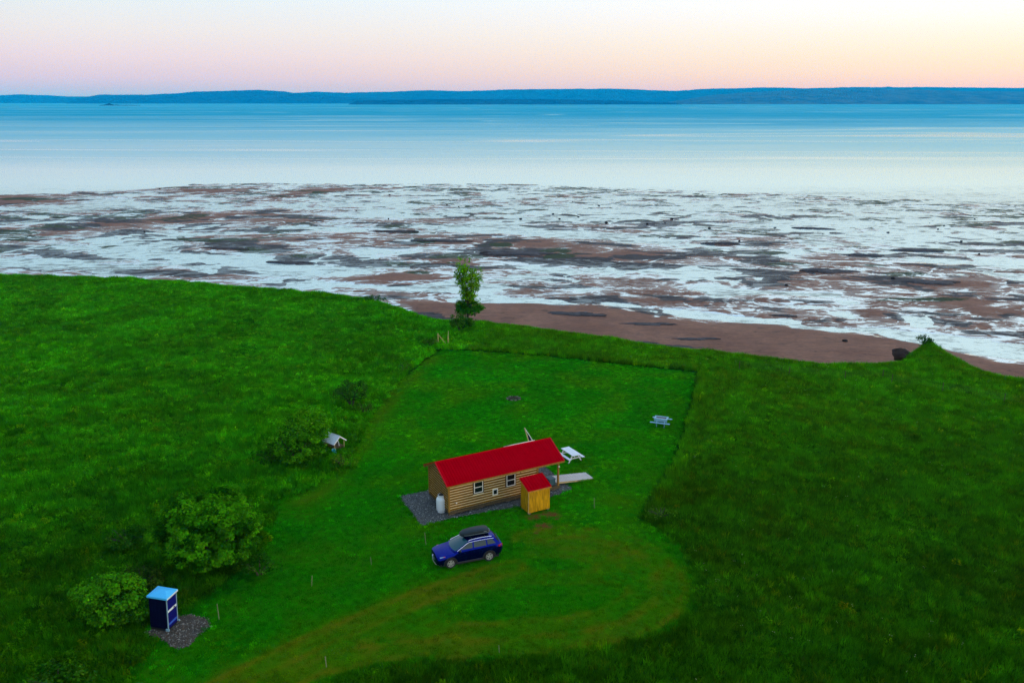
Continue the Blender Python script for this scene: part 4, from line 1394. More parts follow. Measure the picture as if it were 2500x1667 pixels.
for k in range(2):
    o = link_mesh('roof_panel', m2, None, shed)
    o.location = (5.59 + k * 1.02, -4.47, 1.985); o.rotation_euler = (ra, 0, 0)
box('fascia', (5.59, 7.63, -4.455, -4.43, 1.86, 1.955), M['shed_trim'], shed)
for xx in (5.60, 7.60):
    beam('rake_board', (xx, -4.42, 1.92), (xx, -3.05, 1.92 + 1.37 * math.tan(ra)), .025, .09, M['shed_trim'], shed)
for xx in (a0 + .1, a1 - .1):
    for yy in (b0 + .12, b1 - .12):
        box('foot', (xx - .08, xx + .08, yy - .1, yy + .1, -.02, .118), M['stone'], shed)

# ------------------------------------------------------------------ ramp
rp = empty('wooden_ramp', (CX, CY, 0), CYAW)
tag(rp, 'weathered plank ramp leading down from the porch', 'ramp')
nP = 25
bm0 = bmesh.new(); add_box(bm0, 0, .112, 0, 1.29, 0, .035)
rm = bpy.data.meshes.new('plank'); bm0.to_mesh(rm); bm0.free(); rm.materials.append(M['grey_plank'])
for i in range(nP):
    f = i / (nP - 1)
    o = link_mesh('plank', rm, None, rp)
    o.location = (9.97 + f * 3.40, -1.27 - .13 * f + rnd.uniform(-.015, .015), .405 - f * .36 + rnd.uniform(0, .006))
    o.rotation_euler = (0, .105, -.038 + rnd.uniform(-.01, .01))
for k, off in ((0, .02), (1, 1.22)):
    beam('stringer', (9.97, -1.27 + off + .03, .33), (13.45, -1.40 + off + .03, -.02), .045, .13, M['fresh_wood'], rp)

# storage bin on the porch
tb = empty('storage_bin', (CX, CY, 0), CYAW)
tag(tb, 'blue grey storage bin at the porch edge behind the shed', 'bin')
box('body', (9.05, 9.62, -1.75, -1.10, WZ + .002, WZ + .52), M['teal_bin'], tb, .05)
box('lid', (9.02, 9.65, -1.78, -1.07, WZ + .522, WZ + .60), M['teal_bin'], tb, .03)
gr = empty('barbecue', (CX, CY, 0), CYAW)
tag(gr, 'dark covered barbecue standing on the porch deck', 'barbecue')
box('cart', (8.55, 8.95, -.9, -.1, WZ + .002, WZ + .62), M['black'], gr, .03)
bm = bmesh.new(); add_tube(bm, [(8.75, -.85, WZ + .66), (8.75, -.15, WZ + .66)], .24, 14)
obj('hood', bm, M['black'], gr, 35)

# ------------------------------------------------------------------ propane tank
tk = empty('propane_tank', (-5.34, 58.02, .03))
tag(tk, 'tall white propane tank on the gravel by the cabin corner', 'gas tank')
lathe('tank_body', [(.25, .10), (.33, .115), (.375, .17), (.39, .23), (.39, .98), (.375, 1.08), (.33, 1.16), (.24, 1.22), (.14, 1.25)], M['tank'], tk, 32)
lathe('foot_ring', [(.29, 0), (.30, .005), (.30, .125), (.28, .13)], M['tank'], tk, 32)
bm = bmesh.new()
for a_ in np.linspace(math.radians(-250), math.radians(70), 28)[:-1]:
    da = math.radians(320) / 27
    for r0, r1 in ((.235, .255),):
        v = []
        for aa in (a_, a_ + da):
            for r, z in ((r0, 1.19), (r1, 1.19), (r1, 1.40), (r0, 1.40)):
                v.append(bm.verts.new((r * math.cos(aa), r * math.sin(aa), z)))
        for f in ((0, 1, 5, 4), (1, 2, 6, 5), (2, 3, 7, 6), (3, 0, 4, 7)):
            bm.faces.new([v[i] for i in f])
bmesh.ops.remove_doubles(bm, verts=bm.verts, dist=.001)
obj('collar', bm, M['tank'], tk, 40)
lathe('valve', [(.06, 1.24), (.06, 1.34), (.03, 1.36), (.03, 1.42)], M['black'], tk, 12)
lathe('dust_cap', [(.19, 1.36), (.20, 1.40), (.10, 1.45)], M['black'], tk, 20)
tube('gas_hose', [(.05, 0, 1.33), (.3, .15, 1.42), (.55, .35, 1.1), (.75, .55, .7)], .018, M['black'], tk, 6)

# ------------------------------------------------------------------ picnic tables
def picnic_table(loc, rz, length, bench_len, label, dark=False):
    t = empty('picnic_table', (*loc, 0), rz)
    tag(t, label, 'picnic table')
    m = M['blue_paint'] if dark else M['white_paint']
    nbd = 5; w = .82
    for i in range(nbd):
        y0 = -w / 2 + i * w / nbd
        if dark and i in (1, 2, 3):
            continue
        box('top_board', (-length / 2, length / 2, y0 + .004, y0 + w / nbd - .004, .725, .76), m, t)
    if dark:
        for xx in (-length / 2 + .075, length / 2 - .075):
            box('top_board', (xx - .075, xx + .075, -w / 2 + w / nbd, w / 2 - w / nbd, .725, .76), m, t)
        box('dark_tray', (-length / 2 + .155, length / 2 - .155, -w / 2 + w / nbd + .003, w / 2 - w / nbd - .003, .68, .725), M['panel_dark'], t)
        box('apron', (-length / 2 + .04, length / 2 - .04, -w / 2 - .012, -w / 2 + .015, .50, .722), m, t)
        box('apron', (-length / 2 + .04, length / 2 - .04, w / 2 - .015, w / 2 + .012, .50, .722), m, t)
    for sgn in (-1, 1):
        for j in range(2):
            y0 = sgn * (.62 + j * .13)
            box('seat_board', (-bench_len / 2, bench_len / 2, y0 - .06, y0 + .06, .425, .46), m, t)
    for xx in (-length / 2 + .28, length / 2 - .28):
        beam('seat_bearer', (xx, -.76, .385), (xx, .76, .385), .04, .075, m, t)
        beam('top_bearer', (xx, -.38, .69), (xx, .38, .69), .04, .065, m, t)
        for sgn in (-1, 1):
            beam('leg', (xx + .042, sgn * .66, -.01), (xx + .042, sgn * .24, .715), .04, .10, m, t, up=(0, 1, .3))
        beam('brace', (xx, 0, .39), (xx * .25, 0, .70), .05, .04, m, t)
    return t


picnic_table((5.11, 67.76), math.atan2(1.70, -.95), 1.95, 1.95, 'white picnic table on the lawn beside the cabin porch')
picnic_table((14.32, 75.85), -.345, 1.30, 1.88, 'pale blue picnic table with dark recessed top at the lawn edge', True)

# ------------------------------------------------------------------ portable toilet
u = Vector((.199, .98, 0)).normalized()
rz = math.atan2(u.y, u.x) - math.pi / 2
LOO = Vector((-20.09, 43.5, 0))
loo = empty('portable_toilet', LOO, rz)
loo.rotation_euler = (math.radians(-1.5), math.radians(2.2), rz)
tag(loo, 'navy portable toilet with light blue roof and white door band', 'portable toilet')
w2, dp = .50, 1.16      # local: +x front outwards, y along the front
box('skid', (-dp - .04, .05, -w2 - .04, w2 + .04, .0, .10), M['black'], loo)
box('wall', (-dp, -.015, -w2, w2, .10, 2.06), M['loo_wall'], loo, .03)
for i in range(5):
    yy = -.98 + i * .22
    for sg in (-1, 1):
        box('rib', (yy - .05, yy + .05, sg * w2 - .012, sg * w2 + .012, .25, 1.9), M['loo_wall'], loo)
for sg in (-1, 1):
    box('door_post', (-.02, .022, sg * (w2 - .03) - .03, sg * (w2 - .03) + .03, .08, 2.06), M['loo_trim'], loo)
box('lintel', (-.018, .020, -w2 + .061, w2 - .061, 1.985, 2.06), M['loo_trim'], loo)
door = box('door', (-.016, .012, -w2 + .065, w2 - .065, .13, 1.98), M['loo_door'], loo, .006)
bnd = box('door_band', (.0125, .021, -w2 + .072, w2 - .072, 1.16, 1.30), M['loo_band'], door)
box('latch', (.0215, .034, .12, .24, 1.19, 1.27), M['black'], door)
box('lower_print', (.0125, .017, -w2 + .10, w2 - .10, .32, .46), M['loo_print'], door)
for sg in (-1, 1):
    box('skid_handle', (-.12, .10, sg * (w2 + .03) - .045, sg * (w2 + .03) + .045, .0, .16), M['loo_trim'], loo, .01)
# hipped roof with rolled rim
rx0, rx1, ry = -dp - .07, .09, w2 + .07
rv = [(rx0, -ry, 2.055), (rx1, -ry, 2.055), (rx1, ry, 2.055), (rx0, ry, 2.055)]
rv += [(x, y, 2.17) for x, y, z in rv]
ins = .10
rv += [(rx0 + ins * .5, -ry + ins * .5, 2.195), (rx1 - ins * .3, -ry + ins * .5, 2.195), (rx1 - ins * .3, ry - ins * .5, 2.195), (rx0 + ins * .5, ry - ins * .5, 2.195)]
rv += [(-dp * .62, 0, 2.33), (-.36, 0, 2.33)]
rf = pyobj('roof', rv, [(3, 2, 1, 0), (0, 1, 5, 4), (1, 2, 6, 5), (2, 3, 7, 6), (3, 0, 4, 7), (4, 5, 9, 8), (5, 6, 10, 9), (6, 7, 11, 10), (7, 4, 8, 11),
                        (8, 9, 13, 12), (9, 10, 13), (10, 11, 12, 13), (11, 8, 12)], M['loo_roof'], loo)
bv = rf.modifiers.new('bevel', 'BEVEL'); bv.width = .018; bv.segments = 2
box('rim', (rx1 - .004, rx1 + .012, -ry + .02, ry - .02, 2.065, 2.16), M['loo_band'], rf)

# ------------------------------------------------------------------ car
def rot2(x, y, a):
    return x * math.cos(a) - y * math.sin(a), x * math.sin(a) + y * math.cos(a)


HEAD = .355 + math.pi
ox, oy = rot2(1.3525, .90, HEAD)
CARX, CARY = -4.063 - ox, 49.924 - oy
car = empty('parked_car', (CARX, CARY, 0), HEAD)
tag(car, 'dark blue estate car with silver roof rails parked on the grass', 'car')


def loft_body():
    # x, z bottom, z shoulder, z top centre, half widths: bottom, mid, shoulder
    st = [(2.29, .38, .74, .80, .50, .62, .56), (2.24, .30, .80, .90, .66, .76, .66), (2.12, .25, .86, .955, .76, .86, .74), (1.90, .23, .90, 1.00, .82, .905, .80), (1.55, .23, .95, 1.045, .86, .92, .845),
          (1.1, .23, 1.02, 1.10, .87, .92, .86), (.7, .23, 1.06, 1.13, .87, .915, .86), (0, .23, 1.09, 1.16, .87, .91, .86), (-.7, .23, 1.115, 1.18, .87, .915, .86), (-1.3, .24, 1.14, 1.20, .86, .92, .855),
          (-1.8, .27, 1.15, 1.21, .83, .91, .83), (-2.12, .33, 1.15, 1.205, .78, .88, .79), (-2.28, .40, 1.13, 1.18, .70, .82, .72), (-2.36, .50, 1.02, 1.06, .62, .72, .62)]
    bm = bmesh.new()
    rings = []
    for x, zb, zs, zt, wb, wm, wsx in st:
        zm = zb + (zs - zb) * .62
        half = [(0, zb), (wb * .9, zb), (wb, zb + .07), (wm - .02, zb + (zs - zb) * .3), (wm, zm), (wm - .008, zm + (zs - zm) * .35), (wsx + .02, zs - .02), (wsx - .03, zs + (zt - zs) * .35), (wsx * .5, zt - .012), (0, zt)]
        full = [(y, z) for y, z in half] + [(-y, z) for y, z in half[-2:0:-1]]
        rings.append([bm.verts.new((x, y, z)) for y, z in full])
    k = len(rings[0])
    for i in range(len(rings) - 1):
        for j in range(k):
            bm.faces.new((rings[i][j], rings[i][(j + 1) % k], rings[i + 1][(j + 1) % k], rings[i + 1][j]))
    bm.faces.new(rings[0]); bm.faces.new(rings[-1][::-1])
    bmesh.ops.recalc_face_normals(bm, faces=bm.faces)
    me = bpy.data.meshes.new('body_raw'); bm.to_mesh(me); bm.free()
    return me


def boolean_cut(me, cutters):
    o = bpy.data.objects.new('body_raw', me); COL.objects.link(o)
    cs = []
    for c in cutters:
        co = bpy.data.objects.new('cut', c); COL.objects.link(co); cs.append(co)
        md = o.modifiers.new('b', 'BOOLEAN'); md.object = co; md.operation = 'DIFFERENCE'; md.solver = 'EXACT'
    dg = bpy.context.evaluated_depsgraph_get()
    out = bpy.data.meshes.new_from_object(o.evaluated_get(dg))
    for x in cs + [o]:
        bpy.data.objects.remove(x)
    return out


cut = []
for wx_ in (1.3525, -1.3525):
    bm = bmesh.new()
    bmesh.ops.create_cone(bm, cap_ends=True, segments=28, radius1=.425, radius2=.425, depth=2.2, matrix=Matrix.Translation((wx_, 0, .37)) @ Matrix.Rotation(math.pi / 2, 4, 'X'))
    for sg in (-1, 1):
        pass
    c = bpy.data.meshes.new('cut'); bm.to_mesh(c); bm.free(); cut.append(c)
body_me = boolean_cut(loft_body(), cut)
for f in body_me.polygons:
    f.use_smooth = True
body_me.set_sharp_from_angle(angle=math.radians(32))
body = link_mesh('body', body_me, M['car_paint'], car)
body_me.materials.clear(); body_me.materials.append(M['car_paint'])
box('underbody', (-2.1, 2.05, -.74, .74, .17, .62), M['black'], car)


def gh(t):
    """greenhouse section at height fraction t: z, x front, x rear, half width"""
    z = 1.10 + t * .55
    tt = [0, .25, .5, .75, .92, 1.0]
    xf = np.interp(t, tt, [1.22, .92, .62, .33, .13, -.10])
    xr = np.interp(t, tt, [-2.27, -2.21, -2.12, -2.02, -1.93, -1.75])
    hw = np.interp(t, tt, [.855, .80, .74, .675, .62, .50])
    return z, float(xf), float(xr), float(hw)


def gh_pt_front(t, f, out=0.0):      # f in -1..1 across
    z, xf, xr, hw = gh(t)
    return (xf - .20 * f * f + out * .8, f * hw * .985, z + out * .6)


def gh_pt_rear(t, f, out=0.0):
    z, xf, xr, hw = gh(t)
    return (xr + .12 * f * f - out, f * hw * .985, z + out * .25)


def gh_pt_side(t, x, sg, out=0.0):
    z, xf, xr, hw = gh(t)
    return (x, sg * (hw + .012 - .012 * ((x + .5) / 1.5) ** 2 + out), z + out * .35)


bm = bmesh.new()
rings = []
for t in (0, .15, .3, .5, .7, .85, .92, .97, 1.0):
    z, xf, xr, hw = gh(t)
    ring = [gh_pt_front(t, f) for f in np.linspace(-1, 1, 9)]
    ring += [gh_pt_side(t, x, 1) for x in np.linspace(xf - .28, xr + .2, 9)]
    ring += [gh_pt_rear(t, f) for f in np.linspace(1, -1, 7)]
    ring += [gh_pt_side(t, x, -1) for x in np.linspace(xr + .2, xf - .28, 9)]
    rings.append([bm.verts.new(p) for p in ring])
k = len(rings[0])
for i in range(len(rings) - 1):
    for j in range(k):
        bm.faces.new((rings[i][j], rings[i][(j + 1) % k], rings[i + 1][(j + 1) % k], rings[i + 1][j]))
# crowned roof: converge to a smaller raised ring
z, xf, xr, hw = gh(1.0)
cen = Vector(((xf + xr) / 2, 0, 0))
last = rings[-1]
for f_, dz in ((.72, .022), (.40, .036), (.12, .040)):
    nr = [bm.verts.new((cen.x + (v.co.x - cen.x) * f_, v.co.y * f_, z + dz)) for v in rings[-1]]
    for j in range(k):
        bm.faces.new((last[j], last[(j + 1) % k], nr[(j + 1) % k], nr[j]))
    last = nr
bm.faces.new(last)
obj('roof_shell', bm, M['car_paint'], car, 40)


def patch(name, fn, ts, us, mat, parent=car):
    vs = [fn(t, u) for t in ts for u in us]
    nu = len(us)
    fs = [(i * nu + j, i * nu + j + 1, (i + 1) * nu + j + 1, (i + 1) * nu + j) for i in range(len(ts) - 1) for j in range(nu - 1)]
    return pyobj(name, vs, fs, mat, parent, 60)


patch('windscreen', lambda t, f: gh_pt_front(t, f, .008), np.linspace(.07, .90, 8), np.linspace(-.90, .90, 11), M['windscreen'])
patch('rear_window', lambda t, f: gh_pt_rear(t, f, .008), np.linspace(.30, .88, 5), np.linspace(-.84, .84, 7), M['car_glass'])
for sg in (1, -1):
    # side windows: front door, rear door, quarter
    def side(nm, x0b, x0t, x1b, x1t, tb, tt):
        fn = lambda t, u_: gh_pt_side(t, (x0b + (x1b - x0b) * u_) + ((x0t - x0b) + ((x1t - x1b) - (x0t - x0b)) * u_) * (t - tb) / (tt - tb), sg, .008)
        return patch(nm, fn, np.linspace(tb, tt, 5), np.linspace(0, 1, 6), M['car_glass'])
    side('side_window', .70, .02, -.20, -.22, .18, .80)
    side('side_window', -.30, -.32, -1.18, -1.16, .20, .80)
    side('quarter_window', -1.27, -1.25, -1.86, -1.62, .26, .78)
    # chrome line over the windows
    pts = [gh_pt_side(t, x, sg, .016) for t, x in ((.10, .88), (.30, .66), (.55, .38), (.74, .16), (.82, .0), (.86, -.3), (.87, -.8), (.86, -1.3), (.83, -1.75))]
    tube('window_trim', pts, .016, M['chrome'], car, 6)
    zr = 1.665
    rail = [(.02, sg * .585, zr - .03), (-.12, sg * .575, zr + .012), (-.5, sg * .57, zr + .045), (-1.0, sg * .565, zr + .05), (-1.45, sg * .56, zr + .035), (-1.62, sg * .555, zr - .005)]
    tube('roof_rail', rail, .022, M['chrome'], car, 6)
    # mirror
    bm = bmesh.new()
    add_box(bm, .62, .78, sg * .93 - .085, sg * .93 + .085, 1.12, 1.24, bev=.03)
    obj('mirror', bm, M['black'], car, 40)
    # sill cladding
    box('sill', (-.95, .95, sg * .885 - .03, sg * .885 + .03, .23, .38), M['cladding'], car, .015)
    for dx in (.18, -.86):
        box('door_handle', (dx - .09, dx + .09, sg * .905 - .012, sg * .905 + .018, .93, .955), M['car_paint'], car)
    # lamps
    bm = bmesh.new()
    v = [(2.20, .42, .87), (2.02, .74, .895), (1.72, .845, .935), (1.74, .85, .90), (2.04, .775, .835), (2.22, .46, .82)]
    vs = [bm.verts.new((a + .022, sg * (b + .018), c)) for a, b, c in v] + [bm.verts.new((a - .05, sg * (b - .05), c)) for a, b, c in v]
    bm.faces.new(vs[:6]); bm.faces.new(vs[6:][::-1])
    for i in range(6):
        bm.faces.new((vs[i], vs[(i + 1) % 6], vs[6 + (i + 1) % 6], vs[6 + i]))
    hl = obj('headlight', bm, M['headlight'], car)
    box('indicator', (1.72, 1.84, sg * .855 - .02, sg * .855 + .02, .905, .94), M['amber'], hl)
    box('fog_light', (2.02, 2.14, sg * .795 - .04, sg * .795 + .04, .60, .70), M['headlight'], car, .02)
    bm = bmesh.new()
    v = [(-2.02, .885, 1.10), (-2.24, .80, 1.12), (-2.345, .62, 1.06), (-2.37, .60, .93), (-2.27, .82, .96), (-2.02, .905, 1.0)]
    vs = [bm.verts.new((a - .02, sg * (b + .015), c)) for a, b, c in v] + [bm.verts.new((a + .08, sg * (b - .08), c)) for a, b, c in v]
    bm.faces.new(vs[:6]); bm.faces.new(vs[6:][::-1])
    for i in range(6):
        bm.faces.new((vs[i], vs[(i + 1) % 6], vs[6 + (i + 1) % 6], vs[6 + i]))
    obj('taillight', bm, M['taillight'], car)
    # wheel arches and wheels
    for wx_ in (1.3525, -1.3525):
        bm = bmesh.new()
        seg = 18
        ra_, rb_ = .405, .465
        vin = []
        for i in range(seg + 1):
            a_ = math.radians(-8) + math.radians(196) * i / seg
            for r, y_ in ((ra_, .925), (rb_, .922), (rb_ + .01, .86), (ra_, .80)):
                vin.append(bm.verts.new((wx_ + r * math.cos(a_), sg * y_, .37 + r * math.sin(a_))))
        for i in range(seg):
            for j in range(3):
                a_ = i * 4 + j
                bm.faces.new((vin[a_], vin[a_ + 1], vin[a_ + 5], vin[a_ + 4]))
        obj('arch_cladding', bm, M['cladding'], car, 40)
        wl = bpy.data.objects.new('wheel', None); COL.objects.link(wl); wl.parent = car
        wl.location = (wx_, sg * .80, .365)
        wl.rotation_euler = (0, 0, 0 if sg > 0 else math.pi)
        bm = bmesh.new()
        prof = [(.245, -.11), (.30, -.115), (.345, -.10), (.362, -.06), (.362, .06), (.345, .10), (.30, .115), (.245, .105)]
        rg = []
        for r, y_ in prof:
            rg.append([bm.verts.new((r * math.cos(2 * math.pi * q / 32), y_, r * math.sin(2 * math.pi * q / 32))) for q in range(32)])
        for i in range(len(rg)):
            A, Bq = rg[i], rg[(i + 1) % len(rg)]
            for q in range(32):
                bm.faces.new((A[q], A[(q + 1) % 32], Bq[(q + 1) % 32], Bq[q]))
        obj('tyre', bm, M['rubber'], wl, 35)
        bm = bmesh.new()
        rg = []
        for r, y_ in ((.248, -.08), (.248, .10), (.225, .105), (.22, .06), (.22, -.08)):
            rg.append([bm.verts.new((r * math.cos(2 * math.pi * q / 32), y_, r * math.sin(2 * math.pi * q / 32))) for q in range(32)])
        for i in range(4):
            for q in range(32):
                bm.faces.new((rg[i][q], rg[i][(q + 1) % 32], rg[i + 1][(q + 1) % 32], rg[i + 1][q]))
        for q in range(5):
            a_ = 2 * math.pi * q / 5 + .3
            for da in (-.17, .17):
                r0, r1 = .045, .228
                p0 = Vector((r0 * math.cos(a_ + da * .9), .092, r0 * math.sin(a_ + da * .9)))
                p1 = Vector((r1 * math.cos(a_ + da * 1.35), .098, r1 * math.sin(a_ + da * 1.35)))
                add_beam(bm, p0, p1, .05, .03, up=(0, 1, 0))
        add_tube(bm, [(0, .06, 0), (0, .112, 0)], .062, 16)
        obj('rim', bm, M['alloy'], wl, 35)
        bm = bmesh.new(); add_tube(bm, [(0, -.05, 0), (0, .035, 0)], .221, 28)
        obj('brake_disc', bm, M['black'], wl, 35)

# nose: grille, bright V, badge, lower lip, plate; tail: bumper and plate
grille = patch('grille', lambda t, f: (2.325 - .14 * f * f - .02 * abs(t - .5), f * .43 * (1 - .25 * (1 - t)), .56 + t * .27), np.linspace(0, 1, 4), np.linspace(-1, 1, 9), M['black'])
tube('grille_trim', [(2.13, .52, .88), (2.20, .47, .78), (2.285, .33, .60), (2.325, .18, .545), (2.335, 0, .535), (2.325, -.18, .545), (2.285, -.33, .60), (2.20, -.47, .78), (2.13, -.52, .88)], .024, M['chrome'], car, 6)
bm = bmesh.new(); add_tube(bm, [(2.325, 0, .735), (2.345, 0, .735)], .055, 16)
obj('badge', bm, M['chrome'], car, 35)
patch('lower_bumper', lambda t, f: (2.27 - .30 * abs(f) ** 2.5 + .03 * t, f * .83, .26 + t * .20), np.linspace(0, 1, 3), np.linspace(-1, 1, 13), M['cladding'])
tube('lower_lip', [(1.95, .80, .30), (2.15, .66, .275), (2.27, .4, .265), (2.30, 0, .262), (2.27, -.4, .265), (2.15, -.66, .275), (1.95, -.80, .30)], .018, M['alloy'], car, 6)
patch('rear_bumper', lambda t, f: (-2.375 + .16 * abs(f) ** 2.5, f * .82, .34 + t * .30), np.linspace(0, 1, 3), np.linspace(-1, 1, 13), M['cladding'])
box('plate', (-2.40, -2.375, -.16, .16, .72, .80), M['white_frame'], car)
for x_ in (-.25, -1.2):
    tube('cross_bar', [(x_, -.575, 1.70), (x_, .575, 1.70)], .02, M['black'], car, 6)
tube('wiper', [(1.13, -.35, 1.10), (.95, .30, 1.17)], .012, M['black'], car, 5)

# roof box, carried on the cross bars on the far side
rb = empty('roof_box', (CARX, CARY, 0), HEAD)
tag(rb, 'black streamlined cargo box on the roof of the blue car', 'roof box')
bm = bmesh.new()
secs = [(.42, .10, 1.80, 1.84), (.34, .24, 1.755, 1.93), (.10, .37, 1.735, 2.02), (-.35, .41, 1.73, 2.075), (-.95, .42, 1.73, 2.095), (-1.42, .41, 1.735, 2.07), (-1.58, .38, 1.745, 2.0), (-1.62, .35, 1.78, 1.92)]
CYB = -.14
rings = []
for x_, w_, z0, z1 in secs:
    hh = z1 - z0
    sec = [(-.86, 0), (-1, .22), (-1, .52), (-.90, .82), (-.62, .96), (0, 1), (.62, .96), (.90, .82), (1, .52), (1, .22), (.86, 0)]
    rings.append([bm.verts.new((x_, CYB + a_ * w_, z0 + b_ * hh)) for a_, b_ in sec])
k = len(rings[0])
for i in range(len(rings) - 1):
    for j in range(k):
        bm.faces.new((rings[i][j], rings[i][(j + 1) % k], rings[i + 1][(j + 1) % k], rings[i + 1][j]))
bm.faces.new(rings[0]); bm.faces.new(rings[-1][::-1])
obj('lid', bm, M['boxlid'], rb, 38)
tube('seam', [(.36, CYB + .20, 1.83), (.10, CYB + .378, 1.84), (-.35, CYB + .418, 1.85), (-.95, CYB + .428, 1.855), (-1.42, CYB + .418, 1.85), (-1.58, CYB + .388, 1.85)], .008, M['grey_mark'], rb, 5)
tube('rear_edge', [(-1.60, CYB + .36, 1.93), (-1.605, CYB + .30, 1.985), (-1.61, CYB + .15, 2.0)], .014, M['grey_mark'], rb, 5)
box('side_mark', (-1.38, -1.18, CYB + .405, CYB + .417, 1.925, 1.955), M['grey_mark'], rb)

# ------------------------------------------------------------------ small white-roofed shelter among the bushes
sh = empty('small_shelter', (-15.95, 70.25, 0), math.radians(-38))
tag(sh, 'small lean-to shelter with patched white roof beside the bushes', 'shelter')
hw_, dp_ = .58, .72          # gable faces +x (towards the lawn and the camera)
for sg in (-1, 1):
    tube('post', [(dp_, sg * hw_ * .92, 0), (dp_, sg * hw_ * .92, .84)], .025, M['fresh_wood'], sh, 6)
    tube('post', [(-dp_, sg * hw_ * .92, 0), (-dp_, sg * hw_ * .92, .84)], .025, M['fresh_wood'], sh, 6)
tube('post', [(dp_ + .02, -.05, .45), (dp_ + .05, -.12, .80), (dp_, -.25, 1.08)], .03, M['white_paint'], sh, 6)
for sg, nm in ((-1, 'a'), (1, 'b')):
    for k in range(2):
        for j in range(3):
            x0 = -dp_ - .12 + k * (dp_ + .12); x1 = x0 + dp_ + .11
            f0, f1_ = j / 3, (j + 1) / 3 + .02
            y_ = lambda f: sg * (hw_ + .12) * f
            z_ = lambda f: 1.32 - f * .56
            dz = rnd.uniform(-.012, .016)
            pyobj('roof_sheet', [(x0, y_(f0), z_(f0) + dz + .02), (x1, y_(f0), z_(f0) + dz + .02), (x1, y_(f1_), z_(f1_) + dz), (x0, y_(f1_), z_(f1_) + dz),
                                 (x0, y_(f0), z_(f0) + dz - .01), (x1, y_(f0), z_(f0) + dz - .01), (x1, y_(f1_), z_(f1_) + dz - .03), (x0, y_(f1_), z_(f1_) + dz - .03)],
                  [(0, 1, 2, 3), (7, 6, 5, 4), (0, 4, 5, 1), (1, 5, 6, 2), (2, 6, 7, 3), (3, 7, 4, 0)], M['tin_roof'], sh)
    beam('rake_board', (dp_ + .13, sg * (hw_ + .13), .74), (dp_ + .13, 0, 1.32), .03, .09, M['white_paint'], sh)
tube('ridge_pole', [(-dp_ - .1, 0, 1.36), (dp_ + .16, 0, 1.36)], .03, M['white_paint'], sh, 6)
box('back_panel', (-dp_ + .03, -dp_ + .06, -hw_ * .85, hw_ * .85, .02, .8), M['dark_wood'], sh)
box('shelf', (-dp_ + .07, dp_ - .1, -hw_ * .8, hw_ * .8, .30, .34), M['dark_wood'], sh)
for k in range(4):
    y0 = -hw_ * .75 + k * .27
    box('crate_slat', (dp_ - .12, dp_ - .09, y0, y0 + .19, .05, .29), M['dark_wood'], sh)
bk = empty('bucket', (-15.62, 69.05, 0))
tag(bk, 'turquoise bucket standing in front of the small shelter', 'bucket')
bk.rotation_euler = (math.radians(18), math.radians(-14), 0)
lathe('pail', [(.13, .02), (.17, .40), (.185, .42), (.17, .415), (.15, .10)], M['turquoise'], bk, 18)
tube('handle', [(-.18, 0, .40), (-.14, 0, .53), (0, 0, .58), (.14, 0, .53), (.18, 0, .40)], .012, M['white_paint'], bk, 5)

# ------------------------------------------------------------------ gate frame, fence, stakes, fire pit
gt = empty('gate_frame', (-9.44, 103.68, 0), math.atan2(103.32 - 103.68, -8.13 + 9.44))
tag(gt, 'pale timber gate frame with diagonal brace at the lawn corner', 'gate')
box('post', (-.06, .06, -.06, .06, -.1, 1.48), M['gate_wood'], gt)
box('post', (1.30, 1.42, -.06, .06, -.1, 1.22), M['gate_wood'], gt)
beam('brace', (.08, 0, 1.28), (1.22, 0, -.02), .06, .09, M['gate_wood'], gt)
beam('strut', (1.33, .12, 1.2), (1.10, .9, 1.62), .06, .07, M['gate_wood'], gt)
box('peg', (-.30, -.24, -.03, .03, -.1, .62), M['gate_wood'], gt)

fpx = [(1804, 905), (1926, 917), (2062, 926), (2154, 925), (2176, 937), (2300, 957), (2450, 985), (2600, 1010)]
fp = [G(*q) for q in fpx]
fn = empty('wire_fence', (*fp[0], 0))
tag(fn, 'wire fence on thin dark posts along the bluff', 'fence')
for i, (x_, y_) in enumerate(fp):
    z_ = ground_z(x_, y_)
    tube('post', [(x_ - fp[0][0], y_ - fp[0][1], z_ - .1), (x_ - fp[0][0] + .03, y_ - fp[0][1], z_ + 1.12)], .035, M['dark_wood'], fn, 6)
for hgt in (.55, .80, 1.05):
    tube('wire', [(x_ - fp[0][0], y_ - fp[0][1], ground_z(x_, y_) + hgt) for x_, y_ in fp], .006, M['dark_wood'], fn, 4)

stk = [((1040, 1330), 1.0, 'thin wooden marker stake on the lawn just left of the blue car'), ((535, 1511), 1.05, 'thin wooden stake in the grass right of the portable toilet'),
       ((761, 1430), .75, 'short stake standing between the big bush and the worn track'), ((907, 1378), .6, 'short stake on the grass left of the car bumper'),
       ((797, 1628), .7, 'pale stake at the bottom edge beside the worn track'), ((1219, 1592), .5, 'small stake at the edge of the uncut grass below the car'),
       ((1451, 1240), .9, 'thin stake on the lawn right of the yellow shed')]
for (px, py), h_, lb in stk:
    x_, y_ = G(px, py)
    bm = bmesh.new()
    add_box(bm, -.016, .016, -.016, .016, -.1, h_)
    o = obj('marker_stake', bm, M['stake'])
    o.location = (x_, y_, ground_z(x_, y_)); o.rotation_euler = (rnd.uniform(-.06, .06), rnd.uniform(-.09, .09), rnd.uniform(0, 1.5))
    tag(o, lb, 'stake', 'marker stakes in the grass')

